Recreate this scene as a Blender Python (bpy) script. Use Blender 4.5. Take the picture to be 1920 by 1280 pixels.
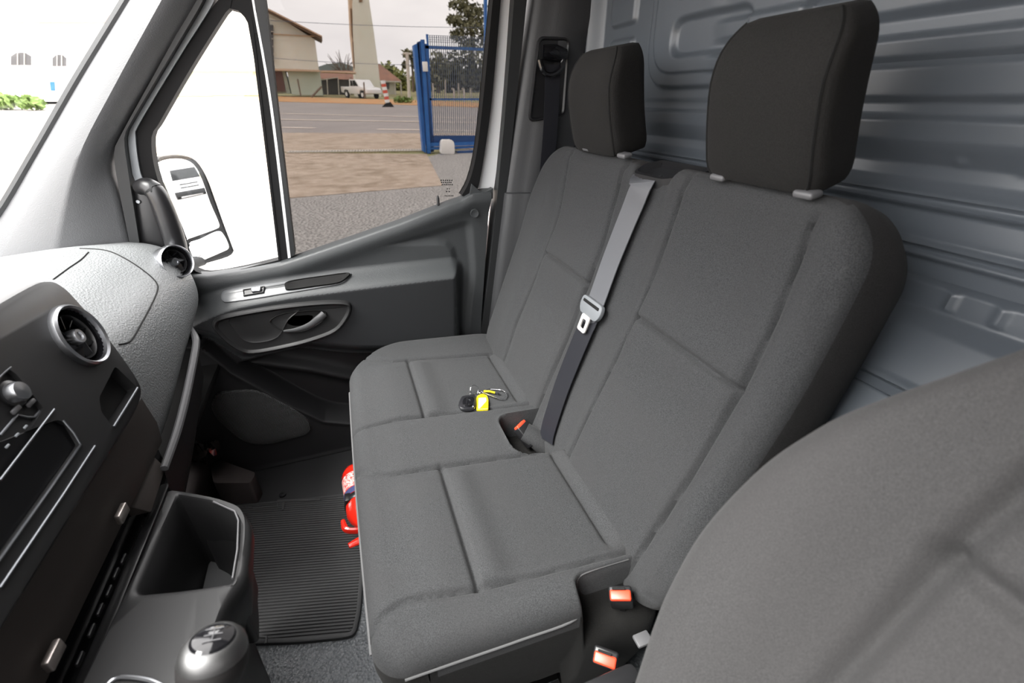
import bpy, bmesh, math, random
import numpy as np
from mathutils import Vector, Matrix
from mathutils.bvhtree import BVHTree
random.seed(4); RNG = np.random.RandomState(7)
for o in list(bpy.data.objects): bpy.data.objects.remove(o)
SC = bpy.context.scene; COL = SC.collection
# ------------------------------------------------------------------ camera
HC = 1.13                                   # camera height above the cab floor; coordinates below are relative to the camera
FPX, PITCH, YAW = 840.0, math.radians(28.3), math.radians(20.0)
cam = bpy.data.cameras.new('camera'); camo = bpy.data.objects.new('camera', cam); COL.objects.link(camo)
cam.sensor_width = 36.0; cam.lens = FPX/1920*36.0; cam.clip_start = 0.02; cam.clip_end = 2000
camo.location = (0, 0, HC); camo.rotation_euler = (math.pi/2-PITCH, 0, -YAW)
cam.dof.use_dof = True; cam.dof.focus_distance = 1.15; cam.dof.aperture_fstop = 4.5
SC.camera = camo
# ------------------------------------------------------------------ sky
W = bpy.data.worlds.new('overcast_sky'); SC.world = W; W.use_nodes = True
wn, wl = W.node_tree.nodes, W.node_tree.links
for n in list(wn): wn.remove(n)
wo = wn.new('ShaderNodeOutputWorld'); wb = wn.new('ShaderNodeBackground'); tc = wn.new('ShaderNodeTexCoord')
mp = wn.new('ShaderNodeMapping'); mp.inputs['Scale'].default_value = (1.0, 1.0, 3.2)
nz = wn.new('ShaderNodeTexNoise'); nz.inputs['Scale'].default_value = 2.3; nz.inputs['Detail'].default_value = 5; nz.inputs['Roughness'].default_value = .5
cr = wn.new('ShaderNodeValToRGB'); cr.color_ramp.elements[0].position = .35; cr.color_ramp.elements[1].position = .68
cr.color_ramp.elements[0].color = (.76, .73, .735, 1); cr.color_ramp.elements[1].color = (1.0, .96, .94, 1)
wl.new(tc.outputs['Generated'], mp.inputs['Vector']); wl.new(mp.outputs[0], nz.inputs['Vector'])
wl.new(nz.outputs['Fac'], cr.inputs['Fac']); wl.new(cr.outputs[0], wb.inputs['Color']); wl.new(wb.outputs[0], wo.inputs['Surface'])
wb.inputs['Strength'].default_value = 9.0
sun = bpy.data.lights.new('sun', 'SUN'); sun.energy = 14.0; sun.angle = math.radians(35); sun.color = (1, .97, .93)
suno = bpy.data.objects.new('sun', sun); COL.objects.link(suno)
suno.rotation_euler = Vector((.55, .10, -.85)).to_track_quat('-Z', 'Y').to_euler()
SC.view_settings.view_transform = 'Standard'; SC.view_settings.look = 'None'; SC.view_settings.gamma = 1
SC.view_settings.use_curve_mapping = False; SC.view_settings.exposure = 0.0
# ------------------------------------------------------------------ measuring helpers
_fw = np.array([math.sin(YAW)*math.cos(PITCH), math.cos(YAW)*math.cos(PITCH), -math.sin(PITCH)])
_rt = np.array([math.cos(YAW), -math.sin(YAW), 0.]); _up = np.cross(_rt, _fw)
def ray(px, py): return _fw+_rt*(px-960)/FPX-_up*(py-640)/FPX
def PX(px, py, X): r = ray(px, py); return r*X/r[0]
def PY(px, py, Y): r = ray(px, py); return r*Y/r[1]
def PZ(px, py, Z): r = ray(px, py); return r*Z/r[2]
def PP(px, py, p0, n): r = ray(px, py); p0 = np.array(p0, float); n = np.array(n, float); return r*(p0@n)/(r@n)
GH, GS = -1.85, .036                        # the yard falls and rises a little: height = GH + GS*y
def PG(px, py): r = ray(px, py); return r*GH/(r[2]-GS*r[1])
def gz(y): return GH+GS*y
def nrm(v): v = np.array(v, float); return v/np.linalg.norm(v)
# ------------------------------------------------------------------ materials
MATS = {}
def mat(name, col, rough=.5, spec=.5, metal=0., bump=None, var=None, coat=0., emit=None, alpha=None, sheen=0.):
    """bump=(kind, scale, strength, distance)  var=(scale, amount, colour2)"""
    m = bpy.data.materials.new(name); m.use_nodes = True; nt = m.node_tree; b = nt.nodes['Principled BSDF']
    c4 = (*col, 1)
    b.inputs['Base Color'].default_value = c4; b.inputs['Roughness'].default_value = rough
    b.inputs['Specular IOR Level'].default_value = spec; b.inputs['Metallic'].default_value = metal
    b.inputs['Coat Weight'].default_value = coat
    if sheen: b.inputs['Sheen Weight'].default_value = sheen; b.inputs['Sheen Roughness'].default_value = .4
    t = nt.nodes.new('ShaderNodeTexCoord')
    def tex(kind, scale):
        if kind == 'voronoi':
            n = nt.nodes.new('ShaderNodeTexVoronoi'); n.inputs['Scale'].default_value = scale; out = n.outputs['Distance']
        elif kind == 'dots':
            n = nt.nodes.new('ShaderNodeTexVoronoi'); n.inputs['Scale'].default_value = scale; n.inputs['Randomness'].default_value = 0; out = n.outputs['Distance']
        else:
            n = nt.nodes.new('ShaderNodeTexNoise'); n.inputs['Scale'].default_value = scale; n.inputs['Detail'].default_value = 3; out = n.outputs['Fac']
        nt.links.new(t.outputs['Object'], n.inputs['Vector']); return out
    if bump:
        bp = nt.nodes.new('ShaderNodeBump'); bp.inputs['Strength'].default_value = bump[2]; bp.inputs['Distance'].default_value = bump[3]
        nt.links.new(tex(bump[0], bump[1]), bp.inputs['Height']); nt.links.new(bp.outputs[0], b.inputs['Normal'])
    if var:
        last = None
        for (sc, amt, c2) in (var if isinstance(var, list) else [var]):
            mx = nt.nodes.new('ShaderNodeMix'); mx.data_type = 'RGBA'
            rm = nt.nodes.new('ShaderNodeMapRange'); rm.inputs['From Min'].default_value = .35; rm.inputs['From Max'].default_value = .65
            rm.inputs['To Max'].default_value = amt
            nt.links.new(tex('noise', sc), rm.inputs['Value']); nt.links.new(rm.outputs[0], mx.inputs['Factor'])
            if last is None: mx.inputs['A'].default_value = c4
            else: nt.links.new(last, mx.inputs['A'])
            mx.inputs['B'].default_value = (*c2, 1); last = mx.outputs['Result']
        nt.links.new(last, b.inputs['Base Color'])
    if emit: b.inputs['Emission Color'].default_value = (*emit[0], 1); b.inputs['Emission Strength'].default_value = emit[1]
    MATS[name] = m; return m
def glass(name, tint, refl=.06):
    m = bpy.data.materials.new(name); m.use_nodes = True; nt = m.node_tree
    for n in list(nt.nodes): nt.nodes.remove(n)
    o = nt.nodes.new('ShaderNodeOutputMaterial'); mx = nt.nodes.new('ShaderNodeMixShader')
    tr = nt.nodes.new('ShaderNodeBsdfTransparent'); gl = nt.nodes.new('ShaderNodeBsdfGlossy')
    tr.inputs[0].default_value = (*tint, 1); gl.inputs['Roughness'].default_value = .02; mx.inputs[0].default_value = refl
    nt.links.new(tr.outputs[0], mx.inputs[1]); nt.links.new(gl.outputs[0], mx.inputs[2]); nt.links.new(mx.outputs[0], o.inputs[0])
    MATS[name] = m; return m
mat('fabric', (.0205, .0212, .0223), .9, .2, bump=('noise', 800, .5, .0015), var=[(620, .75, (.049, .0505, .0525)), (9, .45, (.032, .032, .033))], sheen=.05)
mat('fabric_dark', (.016, .015, .015), .9, .2, bump=('noise', 800, .5, .0015), var=[(620, .6, (.030, .029, .029))], sheen=.03)  # darker fabric for backrest faces past the edge rounding
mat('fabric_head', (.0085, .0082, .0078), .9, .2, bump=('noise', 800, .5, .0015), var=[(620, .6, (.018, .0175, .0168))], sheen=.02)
mat('fabric_driver', (.027, .0266, .0270), .9, .2, bump=('noise', 900, .5, .0014), var=[(800, .7, (.056, .0553, .056)), (7, .45, (.039, .0373, .0375))], sheen=.05)
mat('piping', (.09, .09, .092), .7, .3)
mat('dash_plastic', (.155, .162, .165), .42, .5, bump=('noise', 260, .7, .003))
mat('panel_plastic', (.014, .014, .0145), .46, .4, bump=('noise', 900, .12, .0006))
mat('lower_dash_shaded', (.040, .034, .031), .7, .3, bump=('noise', 500, .2, .0008))  # dash face under the panel: its brown shade is put into the colour
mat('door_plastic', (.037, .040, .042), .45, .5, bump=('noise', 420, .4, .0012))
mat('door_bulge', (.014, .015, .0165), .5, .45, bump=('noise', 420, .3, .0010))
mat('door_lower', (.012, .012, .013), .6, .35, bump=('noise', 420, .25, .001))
mat('headliner', (.24, .24, .24), .9, .2)
mat('lever_grey', (.05, .051, .053), .3, .5)
mat('pillar_trim', (.088, .090, .094), .55, .4, bump=('noise', 420, .45, .0014))
mat('pillar_dark', (.032, .033, .035), .5, .45, bump=('noise', 500, .3, .001))
mat('satin_black', (.012, .012, .013), .35, .5)
mat('matte_black', (.008, .008, .008), .8, .2)
mat('gloss_black', (.006, .006, .007), .08, .6)
mat('rubber', (.016, .017, .018), .55, .4)
mat('seal', (.006, .006, .0065), .7, .2)
mat('mat_rubber', (.045, .046, .047), .6, .35, bump=('noise', 400, .15, .0006))
mat('floor_rubber', (.12, .13, .138), .38, .5, bump=('voronoi', 150, .9, .003))
mat('carpet', (.05, .043, .042), .95, .1, bump=('noise', 800, .6, .002))
mat('bulkhead', (.084, .096, .111), .36, .5, bump=('noise', 900, .05, .0005))
mat('bulkhead_flat', (.30, .32, .345), .5, .45)
mat('white_paint', (.78, .79, .80), .3, .5, coat=.3)
mat('chrome', (.85, .86, .88), .12, .5, 1.)
mat('satin_chrome', (.42, .43, .45), .30, .5, 1.)
mat('steel', (.30, .32, .34), .4, .5, 1.)
mat('grey_plastic', (.27, .29, .31), .45, .5)
mat('guide_plastic', (.09, .09, .094), .45, .5)
mat('white_plastic', (.72, .70, .67), .4, .5)
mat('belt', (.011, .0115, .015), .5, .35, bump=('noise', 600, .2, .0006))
mat('belt_lit', (.085, .088, .096), .35, .6, bump=('noise', 600, .2, .0006))  # lit copy of the belt material, silvery light painted into the colour
mat('buckle_red', (.75, .055, .022), .38, .5)
mat('ext_red', (.72, .022, .010), .22, .5, coat=.5)
mat('ext_label', (.80, .74, .70), .5, .4, var=(160, 1., (.70, .03, .02)))
mat('ext_blue', (.05, .06, .16), .4, .5)
mat('tag_yellow', (.50, .40, .006), .35, .5)
mat('tag_paper', (.85, .80, .45), .6, .3)
mat('fob_black', (.012, .012, .014), .3, .5)
mat('film', (.03, .024, .022), .12, .6)
mat('mirror', (.93, .94, .95), .01, .5, 1.)
mat('switch_grey', (.11, .115, .12), .28, .6)
mat('strip_chrome', (.20, .21, .225), .4, .5, 1.)
mat('pillar_seal_pink', (.30, .25, .24), .5, .4)
glass('glass_mid', (.45, .45, .45), .02)  # tint added to hold back light from the driver's side
mat('clip_metal', (.75, .68, .64), .35, .5, 1.)
mat('latch_grey', (.15, .16, .17), .45, .5)
mat('latch_pale', (.46, .44, .42), .4, .5)
mat('knob_matte', (.014, .013, .013), .6, .3)
mat('knob_crown', (.16, .16, .16), .45, .5, 1.)
glass('glass_clear', (.97, .98, .98), .04)
glass('glass_dimmed', (.335, .331, .328), .006)  # tint added so the bright outdoors shows dimmed through the door pane
# ------------------------------------------------------------------ object helpers
WL = {}                                      # world location of every object we make
def _link(o, loc, parent):
    COL.objects.link(o); loc = np.array(loc, float); WL[o.name] = loc
    if parent is not None: o.parent = parent; o.location = loc-WL[parent.name]
    else: o.location = loc
def props(o, label=None, cat=None, group=None, kind=None):
    if label: o['label'] = label
    if cat: o['category'] = cat
    if group: o['group'] = group
    if kind: o['kind'] = kind
    return o
def thing(name, loc, label=None, cat=None, group=None, kind=None, parent=None):
    o = bpy.data.objects.new(name, None); o.empty_display_size = .05
    _link(o, np.array(loc, float)+(0, 0, HC), parent); return props(o, label, cat, group, kind)
def mk(name, geo, m, parent=None, label=None, cat=None, group=None, kind=None, ang=35, smooth=True):
    V = np.array(geo[0], float)+(0, 0, HC); lo, hi = V.min(0), V.max(0)
    c = np.array([(lo[0]+hi[0])/2, (lo[1]+hi[1])/2, lo[2] if parent is None else (lo[2]+hi[2])/2])
    me = bpy.data.meshes.new(name); me.from_pydata((V-c).tolist(), [], [list(map(int, f)) for f in geo[1]]); me.validate(); me.update()
    if smooth:
        me.shade_smooth(); me.set_sharp_from_angle(angle=math.radians(ang))
    ms = m if isinstance(m, (list, tuple)) else [m]
    for q in ms: me.materials.append(MATS[q] if isinstance(q, str) else q)
    if len(geo) > 2: me.polygons.foreach_set('material_index', list(geo[2]))
    o = bpy.data.objects.new(name, me); _link(o, c, parent); return props(o, label, cat, group, kind)
def dup(o, shift, parent=None):
    """copy of an object and its parts, moved by shift"""
    c = o.copy(); COL.objects.link(c); WL[c.name] = WL[o.name]+np.array(shift, float)
    c.parent = parent; c.location = WL[c.name]-(WL[parent.name] if parent else 0)
    for ch in list(o.children): dup(ch, shift, c)
    return c
def join(*gs):
    V, Fs, n = [], [], 0
    for g in gs:
        v = np.array(g[0], float).reshape(-1, 3); V.append(v); Fs += [[i+n for i in f] for f in g[1]]; n += len(v)
    return np.vstack(V), Fs
def bm_geo(bm):
    bm.verts.index_update(); V = np.array([v.co[:] for v in bm.verts]); F = [[v.index for v in f.verts] for f in bm.faces]; bm.free(); return V, F
def frame(o, ex, ey, ez):
    return lambda V: np.array(o, float)+np.asarray(V)[:, :1]*nrm(ex)+np.asarray(V)[:, 1:2]*nrm(ey)+np.asarray(V)[:, 2:3]*nrm(ez)
def rbox(c, s, r=.004, seg=2, fr=None):
    bm = bmesh.new(); bmesh.ops.create_cube(bm, size=1)
    for v in bm.verts: v.co = Vector((v.co.x*s[0], v.co.y*s[1], v.co.z*s[2]))
    if r > 0: bmesh.ops.bevel(bm, geom=list(bm.edges), offset=r, segments=seg, profile=.5, affect='EDGES')
    V, F = bm_geo(bm)
    if fr is not None: V = fr(V)
    return V+np.array(c, float), F
def prism(poly, d, bev=0., seg=2):
    """polygon (3d points) extruded by vector d, edges bevelled"""
    poly = np.array(poly, float); bm = bmesh.new()
    f = bm.faces.new([bm.verts.new(p) for p in poly]); r = bmesh.ops.extrude_face_region(bm, geom=[f])
    for e in r['geom']:
        if isinstance(e, bmesh.types.BMVert): e.co += Vector(d)
    bmesh.ops.recalc_face_normals(bm, faces=list(bm.faces))
    if bev > 0: bmesh.ops.bevel(bm, geom=list(bm.edges), offset=bev, segments=seg, profile=.5, affect='EDGES', clamp_overlap=True)
    return bm_geo(bm)
def cat(pts, n=8, closed=False):
    """Catmull-Rom through points"""
    P = np.array(pts, float); N = len(P); out = []
    for i in range(N if closed else N-1):
        if closed: p0, p1, p2, p3 = P[i-1], P[i], P[(i+1) % N], P[(i+2) % N]
        else: p0, p1, p2, p3 = P[max(i-1, 0)], P[i], P[i+1], P[min(i+2, N-1)]
        for t in np.arange(n)/n:
            out.append(.5*((2*p1)+(p2-p0)*t+(2*p0-5*p1+4*p2-p3)*t*t+(3*p1-p0-3*p2+p3)*t**3))
    if not closed: out.append(P[-1])
    return np.array(out)
def fillet(pts, r, n=5):
    """closed polygon with rounded corners; r number or list"""
    P = np.array(pts, float); N = len(P); out = []
    for i in range(N):
        a, b, c = P[i-1], P[i], P[(i+1) % N]; ri = r[i] if isinstance(r, (list, tuple)) else r
        if ri <= 0: out.append(b); continue
        u, v = a-b, c-b; lu, lv = np.linalg.norm(u), np.linalg.norm(v); d = min(ri, .48*lu, .48*lv)
        p, q = b+u/lu*d, b+v/lv*d
        for t in np.linspace(0, 1, n): out.append((1-t)**2*p+2*t*(1-t)*b+t*t*q)
    return np.array(out)
def resample(P, n, closed=True):
    P = np.array(P, float); Q = np.vstack([P, P[:1]]) if closed else P
    L = np.r_[0, np.cumsum(np.linalg.norm(np.diff(Q, axis=0), axis=1))]
    t = np.linspace(0, L[-1], n, endpoint=not closed)
    return np.array([np.interp(t, L, Q[:, k]) for k in range(Q.shape[1])]).T
def loft(rings, closed=True, cap=False, flip=False):
    R = [np.array(r, float) for r in rings]; n = len(R[0]); V = np.vstack(R); F = []
    for i in range(len(R)-1):
        for j in range(n if closed else n-1):
            k = (j+1) % n; q = [i*n+j, i*n+k, (i+1)*n+k, (i+1)*n+j]; F.append(q[::-1] if flip else q)
    if cap:
        a, b = list(range(n)), [(len(R)-1)*n+j for j in range(n)]
        F.append(a if flip else a[::-1]); F.append(b[::-1] if flip else b)
    return V, F
def tube(path, r, n=8, closed=False, cap=True, flat=None):
    """sweep; r number or list; flat=(direction, factor) squashes the section along a direction"""
    P = np.array(path, float); N = len(P); T = np.gradient(P, axis=0) if not closed else np.roll(P, -1, 0)-np.roll(P, 1, 0)
    T /= np.linalg.norm(T, axis=1)[:, None]+1e-12
    u = np.cross(T[0], [0, 0, 1.]); u = np.cross(T[0], [1., 0, 0]) if np.linalg.norm(u) < .2 else u; u = nrm(u); rings = []
    rr = np.full(N, r) if np.isscalar(r) else np.interp(np.linspace(0, 1, N), np.linspace(0, 1, len(r)), r)
    for i in range(N):
        u = u-T[i]*(u@T[i]); u = nrm(u); w = np.cross(T[i], u); a = np.arange(n)*2*math.pi/n
        off = rr[i]*(np.cos(a)[:, None]*u+np.sin(a)[:, None]*w)
        if flat is not None: dd = nrm(flat[0]); off = off-np.outer(off@dd, dd)*(1-flat[1])
        rings.append(P[i]+off)
    if closed: rings.append(rings[0]); return loft(rings)
    return loft(rings, cap=cap)
def band(path, wdir, w, th):
    """flat strap: path points, wdir width direction (vector or per point)"""
    P = np.array(path, float); N = len(P); T = np.gradient(P, axis=0); rings = []
    for i in range(N):
        d = nrm(wdir[i] if np.ndim(wdir) > 1 else wdir); nn = nrm(np.cross(T[i], d)); d = nrm(np.cross(nn, T[i]))
        a, b = d*w/2, nn*th/2; rings.append([P[i]-a-b, P[i]+a-b, P[i]+a+b, P[i]-a+b])
    return loft(rings, cap=True)
def dome(outline, n, prof, close=True):
    """rings of an outline, scaled about its centre and lifted along n: prof=[(scale, lift), ...]"""
    O = np.array(outline, float); c = O.mean(0); n = nrm(n); R = [c+(O-c)*s+n*h for s, h in prof]
    V, F = loft(R); k = len(O)
    if close: F.append([(len(R)-1)*k+j for j in range(k)])
    a = O-c; s = np.sum(np.cross(a, np.roll(a, -1, 0)), 0)@n
    if s < 0: F = [f[::-1] for f in F]
    return V, F
def inset(outline, n, prof, close=True):
    """like dome, but rings are moved inwards by a distance: prof=[(inset, lift), ...]"""
    O = np.array(outline, float); n = nrm(n); c = O.mean(0); a = O-c; s = np.sum(np.cross(a, np.roll(a, -1, 0)), 0)@n
    if s < 0: O = O[::-1]
    e0 = O-np.roll(O, 1, 0); e1 = np.roll(O, -1, 0)-O
    n0 = np.cross(n, e0); n1 = np.cross(n, e1)
    n0 /= np.linalg.norm(n0, axis=1)[:, None]+1e-12; n1 /= np.linalg.norm(n1, axis=1)[:, None]+1e-12
    m = n0+n1; m /= np.linalg.norm(m, axis=1)[:, None]+1e-12
    R = [O+m*d+n*h for d, h in prof]; V, F = loft(R); k = len(O)
    if close: F.append([(len(R)-1)*k+j for j in range(k)])
    return V, F
def lathe(c, ax, prof, n=32, cap=False):
    ax = nrm(ax); u = nrm(np.cross(ax, [0, 0, 1.]) if abs(ax[2]) < .9 else np.cross(ax, [1., 0, 0])); w = np.cross(ax, u)
    a = np.arange(n)*2*math.pi/n; ring = np.cos(a)[:, None]*u+np.sin(a)[:, None]*w
    return loft([np.array(c, float)+ring*r+ax*h for r, h in prof], cap=cap, flip=False)
def gridsurf(X, Y, Z, flip=False):
    m, n = X.shape; V = np.stack([X, Y, Z], -1).reshape(-1, 3); i = np.arange(m*n).reshape(m, n)
    q = np.stack([i[:-1, :-1], i[1:, :-1], i[1:, 1:], i[:-1, 1:]], -1).reshape(-1, 4)
    if flip: q = q[:, ::-1]
    return V, q.tolist()
def ss(a, b, x): t = np.clip((x-a)/(b-a), 0, 1); return t*t*(3-2*t)
def sdpoly(X, Z, poly):
    """signed distance to polygon, positive inside"""
    poly = np.array(poly, float); d = np.full(X.shape, 1e9); ins = np.zeros(X.shape, bool)
    for i in range(len(poly)):
        a, b = poly[i-1], poly[i]; e = b-a; wx, wz = X-a[0], Z-a[1]
        t = np.clip((wx*e[0]+wz*e[1])/(e@e+1e-12), 0, 1); d = np.minimum(d, np.hypot(wx-e[0]*t, wz-e[1]*t))
        c = ((a[1] <= Z) != (b[1] <= Z)); xi = a[0]+(Z-a[1])/(b[1]-a[1]+1e-12)*e[0]; ins ^= c & (X < xi)
    return np.where(ins, d, -d)
def dline(A, B, pts):
    """distance to an open polyline"""
    pts = np.array(pts, float); d = np.full(A.shape, 1e9)
    for a, b in zip(pts[:-1], pts[1:]):
        e = b-a; t = np.clip(((A-a[0])*e[0]+(B-a[1])*e[1])/(e@e+1e-12), 0, 1); d = np.minimum(d, np.hypot(A-a[0]-e[0]*t, B-a[1]-e[1]*t))
    return d
def groove(d, w, dep): return -dep*np.exp(-(d/w)**2)
def pillow(o, ea, eb, en, Wd, Ht, R, r, step, hfun, skirt, warp=None):
    """upholstered pad: rounded rectangle Wd x Ht (corner R), edge rounding r, height hfun(A,B,d), then a skirt of (inset, drop) rings"""
    def coords(L):
        th = np.linspace(0, math.pi/2, 7)[1:]; e = r*np.sin(th); n = max(4, int((L-2*r)/step)); mid = np.linspace(-L/2+r, L/2-r, n)
        return np.r_[(-L/2+r-e)[::-1], mid, L/2-r+e]
    A, B = np.meshgrid(coords(Wd), coords(Ht), indexing='ij')
    qx, qy = (np.abs(A)-(Wd/2-R))/R, (np.abs(B)-(Ht/2-R))/R; cz = (qx > 0) & (qy > 0)
    k = np.where(cz, np.maximum(qx, qy)/np.maximum(np.hypot(qx, qy), 1e-9), 1.)
    A2 = np.where(cz, np.sign(A)*((Wd/2-R)+R*qx*k), A); B2 = np.where(cz, np.sign(B)*((Ht/2-R)+R*qy*k), B)
    d = np.minimum(Wd/2-np.abs(A), Ht/2-np.abs(B)); drop = np.where(d < r, r-np.sqrt(np.maximum(r*r-(r-d)**2, 0)), 0)
    if warp is not None: A2, B2 = warp(A2, B2)
    H = hfun(A2, B2, d)-drop; m, n = A.shape
    V, F = gridsurf(A2, B2, H); ii = np.arange(m*n).reshape(m, n)
    rim = np.r_[ii[:, 0], ii[-1, 1:], ii[-2::-1, -1], ii[0, -2:0:-1]]; V = list(V); last = list(rim)
    cx, cy = np.mean(V, 0)[:2]
    for (ins, dr) in skirt:
        new = []
        for q in rim:
            p = V[q]; dx, dy = p[0]-cx, p[1]-cy; new.append(len(V)); V.append(np.array([p[0]-np.sign(dx)*min(ins, abs(dx)), p[1]-np.sign(dy)*min(ins, abs(dy)), p[2]-dr]))
        for j in range(len(rim)):
            k2 = (j+1) % len(rim); F.append([last[k2], last[j], new[j], new[k2]])
        last = new
    F.append(last[::-1])
    V = frame(o, ea, eb, en)(np.array(V))
    if np.cross(nrm(ea), nrm(eb))@nrm(en) < 0: F = [f[::-1] for f in F]
    return V, [f for f in F]
def bvh(geo): return BVHTree.FromPolygons([tuple(v) for v in geo[0]], [list(map(int, f)) for f in geo[1]])
def hit(tree, px, py, lift=0.):
    r = nrm(ray(px, py)); h = tree.ray_cast(Vector((0, 0, 0)), Vector(r))
    if h[0] is None: return None
    n = np.array(h[1]); n = -n if n@r > 0 else n
    return np.array(h[0])+n*lift
def boolcut(geo, cutters):
    """geo minus cutter solids (returns geometry)"""
    def tmp(g):
        me = bpy.data.meshes.new('tmp'); me.from_pydata(np.asarray(g[0]).tolist(), [], [list(map(int, f)) for f in g[1]]); bm = bmesh.new(); bm.from_mesh(me)
        bmesh.ops.recalc_face_normals(bm, faces=list(bm.faces)); bm.to_mesh(me); bm.free(); o = bpy.data.objects.new('tmp', me); COL.objects.link(o); return o
    base = tmp(geo); cs = [tmp(c) for c in cutters]
    for c in cs:
        md = base.modifiers.new('b', 'BOOLEAN'); md.operation = 'DIFFERENCE'; md.solver = 'EXACT'; md.object = c
    dg = bpy.context.evaluated_depsgraph_get(); ev = base.evaluated_get(dg); me = ev.to_mesh()
    V = np.array([v.co[:] for v in me.vertices]); F = [list(p.vertices) for p in me.polygons]; ev.to_mesh_clear()
    for q in [base]+cs: me = q.data; bpy.data.objects.remove(q); bpy.data.meshes.remove(me)
    return V, F
# ================================================================== CAB SHELL
ZF = -1.13                                   # cab floor
YD = 1.42                                    # inner face of the passenger door
mk('floor', rbox((0, .55, ZF-.03), (2.1, 1.95, .06), .002), 'floor_rubber', kind='structure', label='dark grained rubber cab floor around the ribbed mat')
mk('ceiling', rbox((.36, .55, .465), (1.0, 2.1, .05), .01), 'headliner', kind='structure', label='light cab roof lining overhead')
# driver's side: closed door, glass darkened to cut the light from there
wl_ = rbox((0, -.42, -.79), (1.95, .06, .70), .01)
wla = thing('wall_left', (0, -.42, ZF), 'driver side door and frame', kind='structure')
mk('door_lower', wl_, 'pillar_dark', wla); mk('rear_post', rbox((.62, -.42, .0), (.36, .06, .88), .02), 'pillar_dark', wla)
mk('header', rbox((.2, -.42, .38), (.9, .06, .12), .01), 'pillar_dark', wla)
mk('glass_pane', prism([(-.75, -.43, -.44), (.44, -.43, -.44), (.44, -.43, .33), (-.25, -.43, .33)], (0, .005, 0)), 'glass_mid', wla)
# bulkhead: pressed sheet metal, ribs run across the cab
def bulk_x(Yv, Zv):
    zb = np.array([-1.2, -.60, -.44, -.425, -.418, -.372, -.368, -.360, -.352, -.346, -.285, -.265, -.252, -.232, -.226, -.205, -.197, -.190, -.183, -.176, -.168, -.140, -.132, -.125, -.118, -.110, -.100, -.082, -.060, -.050, -.025, -.018, -.004, .006, .040, .048, .056, .075, .083, .10, .112, .135, .145, .20, .21, .6])
    xb = np.array([.58, .640, .672, .676, .680, .706, .702, .716, .708, .720, .760, .785, .786, .788, .800, .800, .792, .800, .792, .800, .800, .803, .793, .801, .793, .803, .812, .815, .800, .795, .793, .803, .806, .797, .797, .803, .797, .795, .806, .808, .796, .794, .806, .806, .80, .80])
    x = np.interp(Zv, zb, xb)
    up = ss(-.03, .02, Zv)*ss(.86, .92, Yv)           # upper outboard field is flat with embossed loops
    x = x*(1-up)+.80*up
    # raised field bounded by a large U, smaller U inside it
    u1 = sdpoly(Yv, Zv, fillet([(1.135, .6), (1.135, .02), (.68, .02), (.68, .6)], .10, 8)); x = x-.012*ss(0, .012, u1)
    u2 = sdpoly(Yv, Zv, fillet([(1.105, .6), (1.105, .052), (.68, .052), (.68, .6)], .09, 8)); x = x-.006*ss(0, .006, u2)
    u3 = sdpoly(Yv, Zv, fillet([(1.035, .165), (1.035, .082), (.80, .082), (.80, .165)], .045, 8)); x = x+.014*ss(0, .014, u3)
    u4 = sdpoly(Yv, Zv, fillet([(1.035, .5), (1.035, .19), (.80, .19), (.80, .5)], .03, 8)); x = x+.012*ss(0, .014, u4)
    u5 = sdpoly(Yv, Zv, fillet([(1.33, .15), (1.33, .045), (1.20, .045), (1.20, .15)], .02, 6)); x = x-.011*ss(0, .012, u5)
    u6 = sdpoly(Yv, Zv, fillet([(1.33, .5), (1.33, .17), (1.20, .17), (1.20, .5)], .02, 6)); x = x-.011*ss(0, .012, u6)
    x = x-.045*ss(1.36, 1.40, Yv)                      # vertical flange beside the pillar
    # stamped bumps along the lower flange
    band_ = ss(-.262, -.256, Zv)*(1-ss(-.236, -.230, Zv))
    for yy in (.225, .275, .33, .45): x = x-.005*band_*np.exp(-((Yv-yy)/.005)**2)
    for yy, zz in ((.40, -.075), (.33, -.078)): x = x-.004*np.exp(-((Yv-yy)**2+(Zv-zz)**2)/.006**2)
    return x-.02
zz = np.unique(np.r_[np.linspace(-1.13, -.52, 40), np.linspace(-.52, .3, 330), np.linspace(.3, .44, 12)])
yy = np.unique(np.r_[np.linspace(-.45, .15, 20), np.linspace(.15, 1.5, 300)])
Yg, Zg = np.meshgrid(yy, zz, indexing='ij'); Xg = bulk_x(Yg, Zg)
mk('wall_rear', gridsurf(Xg, Yg, Zg), 'bulkhead', kind='structure', label='grey pressed metal bulkhead with horizontal ribs behind the seats', ang=60)
# windscreen and front wall
ws = [(-.84, -.42, -.385), (-.84, 1.40, -.385), (-.13, 1.36, .44), (-.13, -.42, .44)]
wt = thing('window_1', (-.84, .5, -.385), 'sloping clear windscreen in front of the dashboard', kind='structure')
mk('glass_pane', prism(ws, (.005, 0, .004)), 'glass_clear', wt)
mk('wall_front', rbox((-1.0, .5, -.76), (.05, 1.9, .80), .01), 'matte_black', kind='structure', label='dark front wall of the footwell')
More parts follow.
